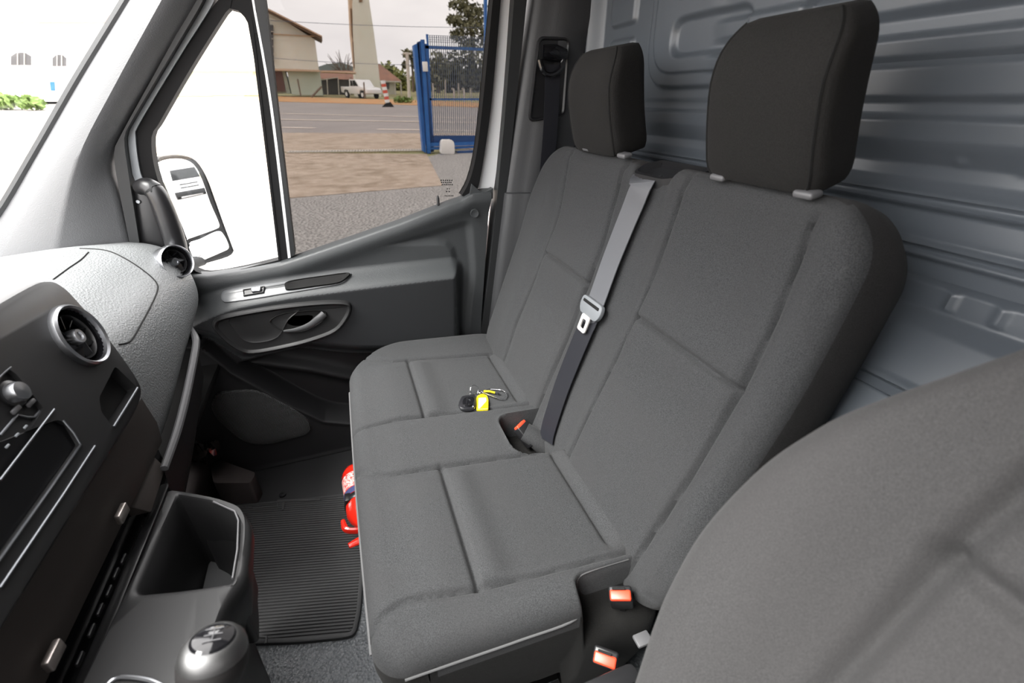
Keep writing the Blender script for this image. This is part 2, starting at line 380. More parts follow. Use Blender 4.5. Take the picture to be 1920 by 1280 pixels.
# ---- A pillar trim (two facets, white facing the windscreen) and its grab handle
pt = thing('trim_1', (-.55, 1.4, -.40), 'grained grey windscreen pillar trim with black grab handle', kind='structure')
ts = np.linspace(0, 1, 24)
edW = cat([PY(-60, 470, 1.43), PY(0, 402, 1.43), PY(70, 286, 1.43), PY(150, 148, 1.43), PY(242, -2, 1.43), PY(330, -150, 1.43)], 5)
edF = cat([PY(95, 540, 1.355), PY(112, 440, 1.355), PY(145, 300, 1.355), PY(215, 160, 1.355), PY(303, 0, 1.355), PY(385, -150, 1.355)], 5)
edS = cat([PY(262, 540, 1.405), PY(222, 380, 1.405), PY(208, 290, 1.405), PY(292, 136, 1.405), PY(374, 0, 1.405), PY(455, -150, 1.405)], 5)
n_ = len(edW)
back = np.array([.03, .16, 0.])
rings = []
for i in range(n_):
    w_, f_, s_ = edW[i], edF[i], edS[i]
    c = [w_+np.array([-.02, .05, 0]), w_+np.array([-.008, .010, 0]), w_]
    c += [w_*(1-t)+f_*t+np.array([0, -.012, 0])*math.sin(math.pi*t) for t in (.2, .4, .6, .8, .93)]
    c += [f_*(1-t)+s_*t+np.array([0, -.010, 0])*math.sin(math.pi*t) for t in (.0, .07, .2, .4, .6, .8, .92)]
    c += [s_, s_+np.array([.002, .012, 0]), s_+np.array([0, .07, 0])]
    rings.append(c)
V_, F_ = loft(rings, closed=False)
mk('pillar_cover', (V_, F_), 'pillar_trim', pt, ang=50)
mk('edge_strip', tube(edW+np.array([-.004, .002, 0]), .010, 6), 'rubber', pt)
# grab handle: bracket plate and bent bar
hb = [PY(246, 352, 1.415), PY(272, 345, 1.415), PY(305, 440, 1.415), PY(325, 500, 1.415), PY(290, 500, 1.415), PY(262, 470, 1.415)]
mk('handle_bracket', prism(hb, (0, .03, 0), .006), 'satin_black', pt)
gh = cat([PY(262, 352, 1.405), PY(278, 350, 1.390), PY(294, 364, 1.380), PY(310, 398, 1.378), PY(326, 445, 1.380), PY(334, 478, 1.388), PY(332, 500, 1.40)], 8)
gr = mk('grab_handle', tube(gh, [.017, .021, .022, .0225, .0235, .024, .022, .018], 16), 'satin_black', pt)
mk('collar', tube([gh[12]-.002, gh[13], gh[13]+(gh[14]-gh[13])*.15], .0235, 16), 'rubber', gr)
mk('screw', lathe(PY(259, 378, 1.411), (0, -1, 0), [(.0001, .002), (.004, .002), (.005, 0)], 12), 'steel', pt)
# ---- B pillar trim with belt slot
bp = thing('trim_2', (.6, 1.42, ZF), 'dark plastic door pillar trim with a belt slot', kind='structure')
zc = np.linspace(.44, -1.12, 70); cols = []
def bpil(z):
    xe = np.interp(z, [-1.13, -.72, -.26, 0, .25, .62], [.43, .435, .500, .545, .590, .64])
    wide = .30
    prof = [(xe-.012, 1.47), (xe-.010, 1.425), (xe-.002, 1.412), (xe+.012, 1.405), (xe+.030, 1.402), (xe+.05, 1.395), (xe+.075, 1.385), (xe+.11, 1.385), (xe+.16, 1.39), (xe+.20, 1.40), (.72, 1.41), (.745, 1.44)]
    return [(min(x, .745), y-(.015 if z < -.262 else 0), z) for x, y in prof]
zs_ = sorted(list(zc)+[-.2605, -.2635], reverse=True)
mk('pillar_cover', loft([bpil(z) for z in zs_], closed=False, flip=True), 'pillar_dark', bp, ang=40)
so = fillet([PY(1012, 72, 1.384), PY(1066, 74, 1.384), PY(1056, 215, 1.384), PY(994, 225, 1.384)], .015, 5)
mk('belt_slot', inset(so, (0, -1, 0), [(-.006, -.004), (-.003, .004), (0, .004), (.004, -.002), (.006, -.002)]), 'satin_black', bp)
anc = thing('seat_belt', PY(1030, 130, 1.37), 'black seat belt hanging from the door pillar beside outboard headrest', 'seat belt')
mk('anchor_cover', tube([PY(1018, 98, 1.365), PY(1040, 100, 1.36), PY(1058, 104, 1.365)], [.018, .022, .018], 14), 'gloss_black', anc)
mk('guide_loop', tube(cat([PY(1012, 112, 1.355), PY(1020, 136, 1.35), PY(1036, 140, 1.35), PY(1052, 128, 1.352), PY(1056, 108, 1.355)], 5), .007, 8), 'gloss_black', anc)
bpth = cat([PY(1036, 122, 1.362), PY(1036, 150, 1.362), PY(1032, 240, 1.365), PY(1024, 330, 1.37), PY(1015, 420, 1.375), PY(1000, 560, 1.36), PY(985, 700, 1.36)], 6)
mk('webbing', band(bpth, (1, 0, 0), .047, .002), 'belt', anc)
# door-side white painted frame strip seen past the glass, seals
# ================================================================== PASSENGER DOOR
dr = thing('door_1', (0, YD, ZF), 'dark plastic passenger door with armrest, map pocket and window', kind='structure')
def belt_z(x): return np.interp(x, [-.62, -.55, -.43, -.393, -.311, -.204, -.162, -.011, .152, .287, .340, .375, .40, .47], [-.44, -.432, -.426, -.432, -.428, -.416, -.406, -.368, -.326, -.285, -.270, -.252, -.250, -.250])
BUL = fillet([(-.56, -.56), (-.47, -.500), (-.363, -.466), (-.203, -.454), (-.021, -.453), (.146, -.453), (.35, -.455), (.350, -.56), (.335, -.80), (.20, -.80), (-.068, -.75), (-.212, -.70), (-.38, -.711), (-.45, -.62), (-.54, -.60)], [.01, .04, .05, .05, .05, .05, .07, .05, .05, .05, .05, .05, .02, .05, .01], 5)
POC = fillet([(-.395, -.722), (-.212, -.704), (-.068, -.752), (.2, -.80), (.335, -.80), (.335, -.995), (-.10, -.995), (-.181, -.962), (-.25, -.893)], [.01, .05, .05, .02, .02, .02, .06, .05, .05], 5)
def door_y(X, Z):
    y = np.full(X.shape, YD)
    b = sdpoly(X, Z, BUL); y = y-.060*ss(0, .060, b)
    y = y-.012*np.exp(-((Z-(belt_z(X)-.03))/.03)**2)                      # soft roll under the glass
    low = ss(-.70, -.76, Z-0*X)*0
    lp = sdpoly(X, Z, [(-.70, -.50), (-.54, -.60), (-.45, -.62), (-.395, -.722), (-.25, -.893), (-.181, -.962), (-.10, -.995), (.335, -.995), (.42, -1.0), (.42, -1.13), (-.70, -1.13)])
    y = y-.050*ss(-.004, .012, lp)+.004*ss(.012, .03, lp)
    p = sdpoly(X, Z, POC); y = y+.045*ss(-.002, .01, p)
    # concave scoop behind the armrest end and soft form in the pocket
    y = y-.030*np.exp(-(dline(X, Z, [(-.36, -.735), (-.20, -.80), (-.08, -.86)])/.022)**2)*ss(0, .02, p)
    # recess for bowl around upper rear corner
    sc = sdpoly(X, Z, fillet([(.05, -.40), (.38, -.33), (.40, -.52), (.37, -.80), (.30, -.80), (.30, -.42)], .04, 4)); y = y+.010*ss(0, .03, sc)
    return y
xs = np.unique(np.r_[np.linspace(-.64, -.45, 30), np.linspace(-.45, .43, 230), .436, .44]); tz = np.r_[np.linspace(0, .02, 5), np.linspace(.02, 1, 240)[1:]]
Xd, Td = np.meshgrid(xs, tz, indexing='ij'); Zt = belt_z(Xd); Zd = Zt+(ZF+.005-Zt)*Td
Yd = door_y(Xd, Zd); Yd = Yd+.03*np.maximum(0, 1-Td/.012)**2+.05*ss(.432, .44, Xd)
# three tones of moulding: upper, bulge, lower
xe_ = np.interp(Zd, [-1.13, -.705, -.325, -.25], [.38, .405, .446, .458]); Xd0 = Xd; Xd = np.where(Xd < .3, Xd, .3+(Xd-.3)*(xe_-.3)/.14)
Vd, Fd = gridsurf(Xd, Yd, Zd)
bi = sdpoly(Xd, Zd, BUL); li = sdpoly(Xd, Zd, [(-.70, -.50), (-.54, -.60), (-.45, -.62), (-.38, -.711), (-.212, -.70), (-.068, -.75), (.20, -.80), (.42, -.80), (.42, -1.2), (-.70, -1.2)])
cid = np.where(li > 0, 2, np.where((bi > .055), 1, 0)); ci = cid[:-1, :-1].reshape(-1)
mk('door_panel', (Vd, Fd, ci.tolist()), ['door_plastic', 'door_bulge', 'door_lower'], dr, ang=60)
DT = bvh((Vd, Fd))
# lighter switch strip with window switch, and the grab slot in the armrest top
yb = 1.385
sp = cat([PY(414, 556, yb), PY(420, 546, yb), PY(445, 541, yb), PY(550, 526, yb), PY(655, 513, yb), PY(648, 526, yb), PY(632, 536, yb), PY(540, 552, yb), PY(430, 567, yb)], 5, True)
sp = np.array([p+(0, 0, 0) for p in sp])
def on_door(px, py, lift=.003):
    h = hit(DT, px, py, lift); return h if h is not None else PY(px, py, 1.38)
spx = [(416, 556), (420, 547), (436, 542), (480, 536), (530, 529), (590, 521), (655, 512), (652, 522), (640, 532), (600, 540), (545, 549), (480, 560), (430, 567), (418, 564)]
spp = np.array([on_door(*q, .002) for q in spx]); nsp = nrm(np.cross(spp[4]-spp[0], spp[-2]-spp[0])); nsp = nsp if nsp[1] < 0 else -nsp
sw = mk('switch_strip', inset(cat(spp, 3, True), nsp, [(-.001, -.004), (0, .002), (.0025, .003), (.006, .003)]), 'switch_grey', dr, label='smooth grey window switch strip')
q = [on_door(*p, .006) for p in [(458, 545), (496, 539), (494, 549), (459, 555)]]
sb = mk('switch_well', inset(q, nsp, [(-.003, -.004), (-.002, .0015), (0, .0015), (.002, -.002)]), 'satin_black', sw)
q = [on_door(*p, .008) for p in [(473, 543), (492, 540), (491, 549), (474, 551)]]
mk('switch_key', inset(fillet(q, .004, 3), nsp, [(0, -.003), (0, .003), (.002, .005)]), 'satin_chrome', sb)
q = cat([on_door(*p, .009) for p in [(540, 532), (560, 527), (610, 520), (652, 515), (648, 524), (632, 533), (590, 539), (545, 545), (538, 540)]], 4, True)
mk('grip_slot', dome(q, nsp, [(1.05, -.004), (1.04, .002), (1., .002), (.93, -.001), (.5, -.002)]), 'matte_black', dr)
# inner handle
yh = 1.357
bz = cat([PY(*p, yh) for p in [(402, 604), (404, 618), (425, 640), (450, 656), (476, 661), (530, 652), (585, 638), (630, 620), (652, 594), (657, 575), (646, 566), (600, 566), (530, 573), (460, 584), (415, 594)]], 4, True)
hz = mk('handle_bezel', inset(bz, (0, -1, 0), [(-.006, -.02), (-.004, .000), (0, .008), (.004, .010), (.007, .008), (.011, .003), (.015, .002)]), 'panel_plastic', dr)
q = cat([PY(*p, yh-.004) for p in [(432, 598), (480, 588), (560, 577), (540, 600), (520, 632), (480, 642), (455, 636), (440, 618)]], 4, True)
mk('palm_recess', dome(q, (0, -1, 0), [(1.02, -.002), (1., .001), (.94, -.001), (.5, -.001)]), 'panel_plastic', hz)
q = cat([PY(*p, yh-.005) for p in [(506, 602), (530, 588), (570, 583), (600, 582), (612, 588), (600, 605), (570, 620), (540, 622), (520, 615)]], 4, True)
mk('handle_cup', dome(q, (0, -1, 0), [(1.02, -.002), (1., .001), (.94, -.002), (.5, -.003)]), 'matte_black', hz)
lv = cat([PY(532, 621, yh-.010), PY(556, 618, yh-.016), PY(580, 610, yh-.020), PY(598, 597, yh-.020), PY(608, 588, yh-.016)], 6)
mk('lever', tube(lv, [.0035, .007, .0095, .011, .011], 12, flat=((0, 1, 0), .6)), 'lever_grey', hz, label='dark grey door release lever')
# speaker grille
yg = 1.368
q = cat([PY(*p, yg) for p in [(405, 742), (440, 735), (482, 735), (520, 752), (560, 775), (580, 796), (574, 812), (540, 822), (500, 831), (460, 826), (425, 800), (400, 770)]], 4, True)
gm = mat('grille', (.030, .030, .032), .45, .5, bump=('dots', 260, 1., .004))
nt_ = gm.node_tree; vo_ = nt_.nodes.new('ShaderNodeTexVoronoi'); vo_.inputs['Scale'].default_value = 230; vo_.inputs['Randomness'].default_value = 0
tc2 = nt_.nodes.new('ShaderNodeTexCoord'); rp_ = nt_.nodes.new('ShaderNodeValToRGB'); rp_.color_ramp.elements[0].position = .30; rp_.color_ramp.elements[1].position = .42
rp_.color_ramp.elements[0].color = (.003, .003, .003, 1); rp_.color_ramp.elements[1].color = (.055, .056, .058, 1)
nt_.links.new(tc2.outputs['Object'], vo_.inputs['Vector']); nt_.links.new(vo_.outputs['Distance'], rp_.inputs['Fac']); nt_.links.new(rp_.outputs[0], nt_.nodes['Principled BSDF'].inputs['Base Color'])
mk('speaker_grille', inset(q, (0, -1, 0), [(-.004, -.006), (-.001, .003), (.003, .004), (.02, .005)]), 'grille', dr)
# lock pin, round cap
pin = on_door(822, 385, 0)
lk = mk('lock_pin', tube([pin+(0, .0, -.012), pin+(0, 0, .022), pin+(0, 0, .03)], [.0035, .0045, .002], 10), 'satin_black', dr)
mk('lock_collar', lathe(pin+(0, .0, -.006), (0, -.4, 1), [(.012, 0), (.012, .004), (.006, .006), (.004, .006)], 16), 'door_plastic', lk)
mk('screw_cap', lathe(PY(890, 400, 1.406), (0, -1, 0), [(.0135, -.004), (.013, .0015), (.012, .0015), (.011, .001), (.0001, .001)], 24), 'door_plastic', dr)
# window frame: front post stripes between the panes, sloping front frame, rear frame
yw = 1.45
def strip(pa, pb, y0, y1, n=18):
    """thick strip between two pixel polylines on the door plane"""
    a = resample(cat([PY(*p, y0) for p in pa], 6), n, False); b = resample(cat([PY(*p, y0) for p in pb], 6), n, False); dv = np.array([0, y1-y0, 0])
    return loft([[a[i], b[i], b[i]+dv, a[i]+dv] for i in range(n)], cap=True)
mk('divider_post', strip([(449, -60), (457, 0), (490, 200), (524, 488)], [(463, -60), (470, 0), (505, 200), (541, 484)], 1.435, 1.475), 'seal', dr)
mk('divider_trim', strip([(465, -60), (472, 0), (506, 200), (540, 484)], [(468, -60), (476, 0), (511, 200), (545, 483)], 1.430, 1.47), 'white_paint', dr, label='white strip on the window divider')
mk('divider_channel', strip([(470, -60), (477, 0), (512, 200), (545, 482)], [(487, -60), (497, 0), (520, 200), (553, 478)], 1.428, 1.48), 'rubber', dr)
# quarter pane rubber surround
qo = [(400, -60), (417, -10), (400, 0), (340, 92), (262, 226), (252, 262), (262, 330), (284, 400), (300, 470), (330, 512), (384, 519), (450, 510), (530, 492), (524, 440), (497, 200), (478, 60), (470, 10)]
mk('pane_surround', strip([(440, -30), (405, 5), (340, 100), (264, 228), (254, 258), (262, 320), (285, 420), (305, 480), (345, 514), (385, 520), (450, 511), (528, 493)],
                          [(432, 14), (420, 28), (356, 130), (300, 228), (284, 258), (291, 320), (318, 400), (334, 450), (358, 500), (388, 514), (450, 505), (524, 487)], 1.432, 1.468, 60), 'seal', dr, ang=50)
mk('pane_surround', strip([(432, 14), (450, 12), (470, 30), (476, 60), (492, 200), (512, 370), (526, 488)], [(432, 16), (447, 20), (462, 38), (470, 66), (488, 206), (508, 370), (522, 487)], 1.433, 1.468, 40), 'seal', dr, ang=50)
mk('pane_surround', strip([(440, -30), (470, -40), (480, 20), (485, 60)], [(432, 16), (449, 18), (463, 36), (471, 66)], 1.434, 1.468, 20), 'seal', dr, ang=50)
# white painted front frame and its dark weather strip
mk('front_frame', strip([(395, -40), (375, 5), (318, 100), (240, 235), (231, 262), (238, 300), (256, 345)], [(412, -40), (398, 8), (338, 104), (262, 230), (254, 258), (262, 320), (272, 345)], 1.425, 1.47, 40), 'grey_plastic', dr, ang=50)
mk('weather_strip', strip([(372, -40), (362, 5), (300, 120), (222, 262), (214, 292), (222, 350), (244, 460)], [(395, -40), (378, 5), (322, 100), (242, 235), (233, 262), (240, 320), (262, 460)], 1.40, 1.44, 40), 'rubber', dr, ang=50)
# rear frame: white body strip with seals
mk('rear_seal', strip([(929, -60), (924, 0), (905, 195), (893, 290), (880, 340), (866, 366)], [(944, -60), (939, 0), (922, 190), (908, 290), (897, 350), (885, 372)], 1.428, 1.47, 40), 'seal', dr, ang=50)
mk('rear_frame', strip([(944, -60), (938, 0), (921, 190), (906, 292), (890, 352)], [(963, -60), (956, 0), (943, 190), (934, 290), (926, 356)], 1.448, 1.49, 30), 'white_paint', dr, ang=50, label='white painted rear window frame')
mk('body_strip', strip([(962, -60), (956, 0), (943, 190), (930, 350), (911, 520), (896, 640)], [(975, -60), (968, 0), (953, 190), (934, 350), (914, 520), (899, 640)], 1.46, 1.50, 30), 'pillar_seal_pink', dr, ang=50)
mk('pillar_seal', strip([(970, -60), (964, 0), (949, 190), (934, 350), (916, 520), (899, 650)], [(994, -60), (988, 0), (968, 190), (951, 350), (933, 520), (914, 650)], 1.415, 1.47, 30), 'rubber', dr, ang=50)
mk('rear_corner', strip([(885, 345), (905, 360), (925, 353)], [(880, 372), (905, 378), (924, 372)], 1.418, 1.45, 10), 'door_plastic', dr)
# panes
wq = thing('window_2', PY(420, 512, 1.452), 'clear triangular quarter pane in front of the door window', kind='structure')
mk('glass_pane', prism([PY(*p, 1.452) for p in [(432, 0), (480, 0), (500, 200), (535, 488), (390, 518), (340, 510), (290, 400), (270, 250)]], (0, .004, 0)), 'glass_clear', wq)
wd = thing('window_3', PY(640, 448, 1.458), 'sliding pane of the passenger door, tint added to dim the outdoors', kind='structure')
mk('glass_pane', prism([PY(*p, 1.458) for p in [(470, -160), (485, 0), (510, 200), (548, 490), (700, 440), (905, 375), (925, 200), (945, 0), (960, -160)]], (0, .004, 0)), 'glass_dimmed', wd)
# etched maker's marks near the lower rear corner
mm = []
for i, (a, b, yy_) in enumerate([(826, 850, 337), (827, 848, 341), (828, 850, 345), (838, 845, 353), (836, 846, 358), (834, 851, 366)]):
    for t in np.linspace(a, b, 7 if b-a > 12 else 3)[:-1]:
        w_ = (b-a)/(7 if b-a > 12 else 3)*.7; mm.append(prism([PY(t, yy_, 1.4565), PY(t+w_, yy_-.4, 1.4565), PY(t+w_, yy_+2.0, 1.4565), PY(t, yy_+2.4, 1.4565)], (0, -.0004, 0)))
mk('etched_mark', join(*mm), 'satin_black', wd)
# roof edge over the doors (keeps the sky out above the frames)
mk('trim_3', strip([(360, -40), (700, -150), (1000, -60)], [(300, -330), (700, -400), (1120, -330)], 1.41, 1.47, 10), 'pillar_dark', kind='structure', label='dark trim over the door opening')
# ================================================================== DOUBLE PASSENGER SEAT
bs = thing('bench_seat', (.2, .85, ZF), 'double passenger seat in grey and darker woven fabric with two headrests', 'seat')
CX0, CX1, CY0, CY1 = -.078, .46, .375, 1.375
ccx, ccy = (CX0+CX1)/2, (CY0+CY1)/2
sA = cat([(-.09, .962), (-.04, .948), (.10, .940), (.40, .918)], 6); sB = cat([(-.09, .83), (-.05, .79), (0, .760), (.10, .750), (.40, .733)], 6)
sC = cat([(-.09, .435), (-.05, .462), (0, .468), (.10, .452), (.42, .437)], 6); sD = cat([(-.09, 1.36), (-.05, 1.325), (.0, 1.275), (.05, 1.247), (.10, 1.238), (.42, 1.222)], 6)
def cush_h(A, B, d):
    x, y = A+ccx, B+ccy; h = -.070*(x+.07)
    h = h-.014*ss(.04, -.09, x)                                               # nose droops
    ob, ib = ss(1.22, 1.32, y), ss(.46, .40, y); md = ss(.74, .78, y)*ss(.95, .90, y)
    h = h+.014*ob*ss(-.05, .10, x)*ss(.48, .35, x)+.004*ib+.006*md*ss(-.05, .1, x)
    inO, inI = ss(.93, .96, y)*ss(1.24, 1.20, y), ss(.445, .48, y)*ss(.745, .71, y); ins = np.maximum(inO, inI)
    h = h+ins*(.010*np.exp(-((x-.135)/.03)**2)*(x > .105)+.006*np.exp(-((x-.06)/.05)**2)*(x <= .105)-.006*ss(.16, .30, x))
    for s in (sA, sB, sC, sD): h = h+groove(dline(x, y, s), .0050, .011)
    for (y0, y1) in ((.94, 1.238), (.452, .75)): h = h+groove(dline(x, y, [(.105, y0), (.105, y1)]), .0050, .012)
    # rear roll in front of the backrest
    roll = ins*np.exp(-((x-.392)/.014)**2); h = h+.012*roll+ins*groove(np.abs(x-.365), .006, .012)+ins*groove(np.abs(x-.418), .008, .02)
    # belt buckle wells
    w1 = sdpoly(x, y, fillet([(.278, .745), (.278, .885), (.50, .885), (.50, .70), (.40, .735)], [.035, .035, 0, 0, .02], 6)); h = h-.085*ss(-.002, .012, w1)+.003*np.exp(-(w1/.006)**2)
    w2 = sdpoly(x, y, fillet([(.262, .30), (.262, .425), (.55, .425), (.55, .30)], [.01, .03, 0, 0], 6)); h = h-.11*ss(-.002, .014, w2)
    return h
def cush_w(A, B):
    x, y = A+ccx, B+ccy; y = np.where(y > 1.05, 1.05+(y-1.05)*(1-.36*np.clip((.14-x)/.218, 0, 1)**2.2), y)
    x = np.where(x < 0, x+.006*((y-.85)/.5)**2, x)
    return x-ccx, y-ccy
cg = pillow((ccx, ccy, -.700), (1, 0, 0), (0, 1, 0), (0, 0, 1), CX1-CX0, CY1-CY0, .060, .040, .0034, cush_h, [(.0, .03), (.006, .10), (.02, .17), (.02, .20)], cush_w)
mi = []
Cv = np.array(cg[0])
for f in cg[1]:
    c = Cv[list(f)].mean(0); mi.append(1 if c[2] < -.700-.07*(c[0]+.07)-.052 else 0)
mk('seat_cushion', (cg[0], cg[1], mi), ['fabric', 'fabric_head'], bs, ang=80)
CT = bvh(cg)
# piping along the front and inboard edges
pf = [PZ(655, 700, -.728), PZ(659, 780, -.728), PZ(668, 890, -.728), PZ(678, 1010, -.728), PZ(690, 1140, -.728), PZ(699, 1230, -.728)]
pf = [(CX0-.001+.006*((y-.85)/.5)**2, y, -.753) for y in np.linspace(.43, 1.18, 12)]
mk('front_piping', tube(cat(pf, 4), .0022, 6), 'piping', bs)
pp = [(-.03, .3735, -.744), (.05, .3735, -.749), (.15, .3735, -.756), (.25, .376, -.762), (.262, .40, -.748), (.275, .422, -.732), (.31, .426, -.730), (.38, .426, -.735)]
mk('side_piping', tube(cat(pp, 6), .0020, 6), 'piping', bs)
mk('seat_base', join(rbox((.16, .875, -1.03), (.40, .86, .19), .02), rbox((.2, .4, -1.09), (.42, .05, .08), .01)), 'matte_black', bs)
# backrest
AR = math.radians(20); eU = np.array([math.sin(AR), 0, math.cos(AR)]); eN = np.array([-math.cos(AR), 0, math.sin(AR)]); eY = np.array([0, 1., 0])
BY0, BY1, BS0, BS1 = .335, 1.345, -.085, .655
bcy, bcs = (BY0+BY1)/2, (BS0+BS1)/2
b0 = np.array([.39, 0, -.73])
def bpt(y, s, n=0.): return b0+eU*s+eY*y+eN*n
def curv(s): return .040*np.clip((s-.36)/.27, 0, 1.3)**1.6
iR = [(.42, -.05), (.412, .10), (.408, .19), (.408, .364), (.410, .458), (.415, .566), (.418, .622)]
iL = [(.695, -.05), (.695, .02), (.69, .203), (.682, .373), (.680, .51), (.672, .64)]
oR = [(.885, -.05), (.885, .0), (.881, .212), (.885, .375), (.880, .532), (.875, .64)]
oL = [(1.155, -.05), (1.153, .024), (1.160, .137), (1.136, .373), (1.125, .478), (1.13, .64)]
bolI = [(.362, -.05), (.352, .10), (.35, .245), (.352, .434), (.352, .516), (.365, .575), (.385, .606), (.418, .622)]
topS = [(.418, .622), (.50, .630), (.60, .632), (.70, .628)]; topO = [(.86, .632), (.98, .636), (1.10, .634), (1.16, .628)]
def back_h(A, B, d):
    y, s = A+bcy, B+bcs; h = curv(s)
    bo = ss(.41, .37, y)*.010+ss(1.15, 1.22, y)*.016*ss(.65, .4, s)                 # bolsters
    mid = ss(.70, .73, y)*ss(.885, .855, y); h = h+bo*ss(-.08, .06, s)-.006*mid
    inI = ss(.405, .43, y)*ss(.70, .67, y); inO = ss(.88, .905, y)*ss(1.155, 1.12, y); ins = np.maximum(inI, inO)
    h = h+ins*(.008*np.exp(-((s-.385)/.05)**2)*(s > .365)+.007*np.exp(-((s-.34)/.06)**2)*(s <= .365)+.006*np.exp(-((s-.12)/.12)**2))
    for l in (iR, iL, oR, oL): h = h+groove(dline(y, s, l), .0042, .010)
    h = h+groove(dline(y, s, bolI), .0034, .006)+groove(dline(y, s, topS), .0034, .007)+groove(dline(y, s, topO), .0034, .007)
    for (y0, y1) in ((.410, .682), (.885, 1.136)): h = h+groove(dline(y, s, [(y0, .366), (y1, .370)]), .0045, .011)
    # slot in the shoulder between the seats where the belt comes out
    w = sdpoly(y, s, fillet([(.70, .70), (.715, .615), (.845, .615), (.86, .70)], .02, 5)); h = h-.035*ss(0, .015, w)
    return h
def back_w(A, B):
    y, s = A+bcy, B+bcs; y = np.where(y > 1.05, 1.05+(y-1.05)*(1-.33*np.clip((s-.46)/.195, 0, 1)**2), y)
    s2 = np.where(s < .05, s*1.0, s)
    return y-bcy, s2-bcs
bg = pillow(b0+eU*bcs+eY*bcy, eY, eU, eN, BY1-BY0, BS1-BS0, .085, .040, .0036, back_h, [(-.004, .02), (-.004, .05), (.004, .085), (.02, .105)], back_w)
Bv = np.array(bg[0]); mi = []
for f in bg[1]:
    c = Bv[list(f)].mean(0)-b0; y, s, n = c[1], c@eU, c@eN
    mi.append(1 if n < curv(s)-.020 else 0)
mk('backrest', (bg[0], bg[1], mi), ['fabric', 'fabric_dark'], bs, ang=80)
BT = bvh(bg)
# headrests
def headrest(yc, par, guides):
    e2 = nrm(np.array([math.sin(math.radians(-10)), 0, math.cos(math.radians(-10))])); e3 = nrm(np.array([-e2[2], 0, e2[0]]))
    base = np.array([.618, yc, -.103])
    hw, ht, hd = .110, .206, .114
    rings = []
    # cross-sections from bottom to top, each a rounded box in (y, depth)
    for t in np.r_[0, .015, .04, .08, .14, .22, .31, .40, .49, .58, .66, .73, .79, .84, .88, .91, .935, .955, .97, .985, 1.]:
        k = 1-max(0, (t-.74)/.26)**3.0*.28; kb = 1-max(0, (.14-t)/.14)**2*.10
        a = hw*k*kb*(1-.04*t); dep = hd*(1-.42*max(0, (t-.55)/.45)**2.4)*kb
        if t in (0, 1.): a *= .90; dep *= .70
        f0 = -.008*math.sin(math.pi*t)+.012*max(0, (t-.6)/.4)**2
        ring = []
        ang = np.linspace(0, 2*math.pi, 64, endpoint=False)
        for q in ang:
            c_, s_ = math.cos(q), math.sin(q); yy_ = a*np.sign(c_)*abs(c_)**.42; dd_ = dep/2*np.sign(s_)*abs(s_)**.42
            taper = 1-.26*max(0, .5-dd_/dep); 
            ring.append(base+e2*(ht*t)+eY*yy_*taper+e3*(dd_-f0))
        rings.append(ring)
    g = loft(rings, cap=True, flip=False); h = mk('headrest', g, 'fabric_head', par, ang=50)
    # side seams
    for sgn in (-1, 1):
        path = []
        for ring in rings[1:-1]:
            R_ = np.array(ring); loc = (R_-base)@eY; dep_ = (R_-base)@e3
            i = 8 if sgn > 0 else 24; path.append(R_[i]+e3*.0003)
        mk('seam', tube(path, .0021, 5), 'matte_black', h)
    for c in guides:
        g_ = mk('post_guide', rbox((0, 0, 0), (.022, .030, .010), .004, 3, frame(c, e3, eY, e2)), 'guide_plastic', h)
        pc_ = np.array([base[0], yc+(c[1]-yc)*.55, c[2]]); mk('post', tube([pc_+(0, 0, -.02), pc_+(0, 0, .05)], .006, 10), 'satin_black', g_)
    return h
headrest(.528, bs, (PX(1352, 331, .572), PX(1514, 363, .572))); headrest(1.002, bs, (PX(1104, 278, .572), PX(1171, 291, .572)))
# belt outlet in the shoulder
ol = [bpt(.735, .622, .036), bpt(.835, .622, .036), bpt(.85, .645, .01), bpt(.84, .668, -.03), bpt(.69, .668, -.03), bpt(.69, .645, .01)]
mk('belt_outlet', inset(fillet(ol, .015, 4), nrm(eU+eN*.6), [(-.002, -.02), (0, .002), (.006, .004), (.012, .000), (.02, -.006)]), 'satin_black', bs)
# middle seat belt: webbing, sewn latch tongue
mb = thing('seat_belt', bpt(.79, .3, .03), 'black middle seat belt with pale steel latch over the backrest', 'seat belt')
def onback(px, py, lift): 
    h = hit(BT, px, py, lift); return h
pts = []
for (px, py, lf) in [(1219, 330, .006), (1212, 345, .010), (1190, 400, .012), (1155, 490, .014), (1122, 580, .014), (1085, 665, .012), (1058, 730, .010), (1034, 800, .008), (1028, 826, .006)]:
    h = onback(px, py, lf); pts.append(h if h is not None else bpt(.79, .3, .03))
pts = np.array(pts)
pth = cat(pts, 6); k = 4*6
mk('webbing_upper', band(pth[:k+3], eY, .064, .002), 'belt_lit', mb, label='upper webbing with silvery light in its colour')
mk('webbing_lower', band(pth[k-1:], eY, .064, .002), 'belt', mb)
c = pth[k]; d_ = nrm(pth[k+2]-pth[k-2]); nn = nrm(np.cross(d_, eY)); nn = nn if nn@eN > 0 else -nn; w_ = np.cross(nn, d_)
fr_ = lambda V: c+1.35*(np.asarray(V)[:, :1]*w_+np.asarray(V)[:, 1:2]*d_)+np.asarray(V)[:, 2:3]*nn
fl = fillet([(-.031, -.014, 0), (.031, -.014, 0), (.034, .002, 0), (.026, .016, 0), (-.026, .016, 0), (-.034, .002, 0)], .007, 4)
tg = mk('latch_body', join(prism(fr_(fl), nn*.010, .003)), 'latch_grey', mb)
mk('latch_slot', rbox((0, 0, 0), (.050, .005, .004), .001, 2, lambda V: fr_(np.asarray(V)+(0, -.006, .010))), 'matte_black', tg)
tw = [(-.013, .014), (.013, .014), (.013, .044), (-.013, .044)]; ti = [(-.006, .022), (.006, .022), (.006, .038), (-.006, .038)]
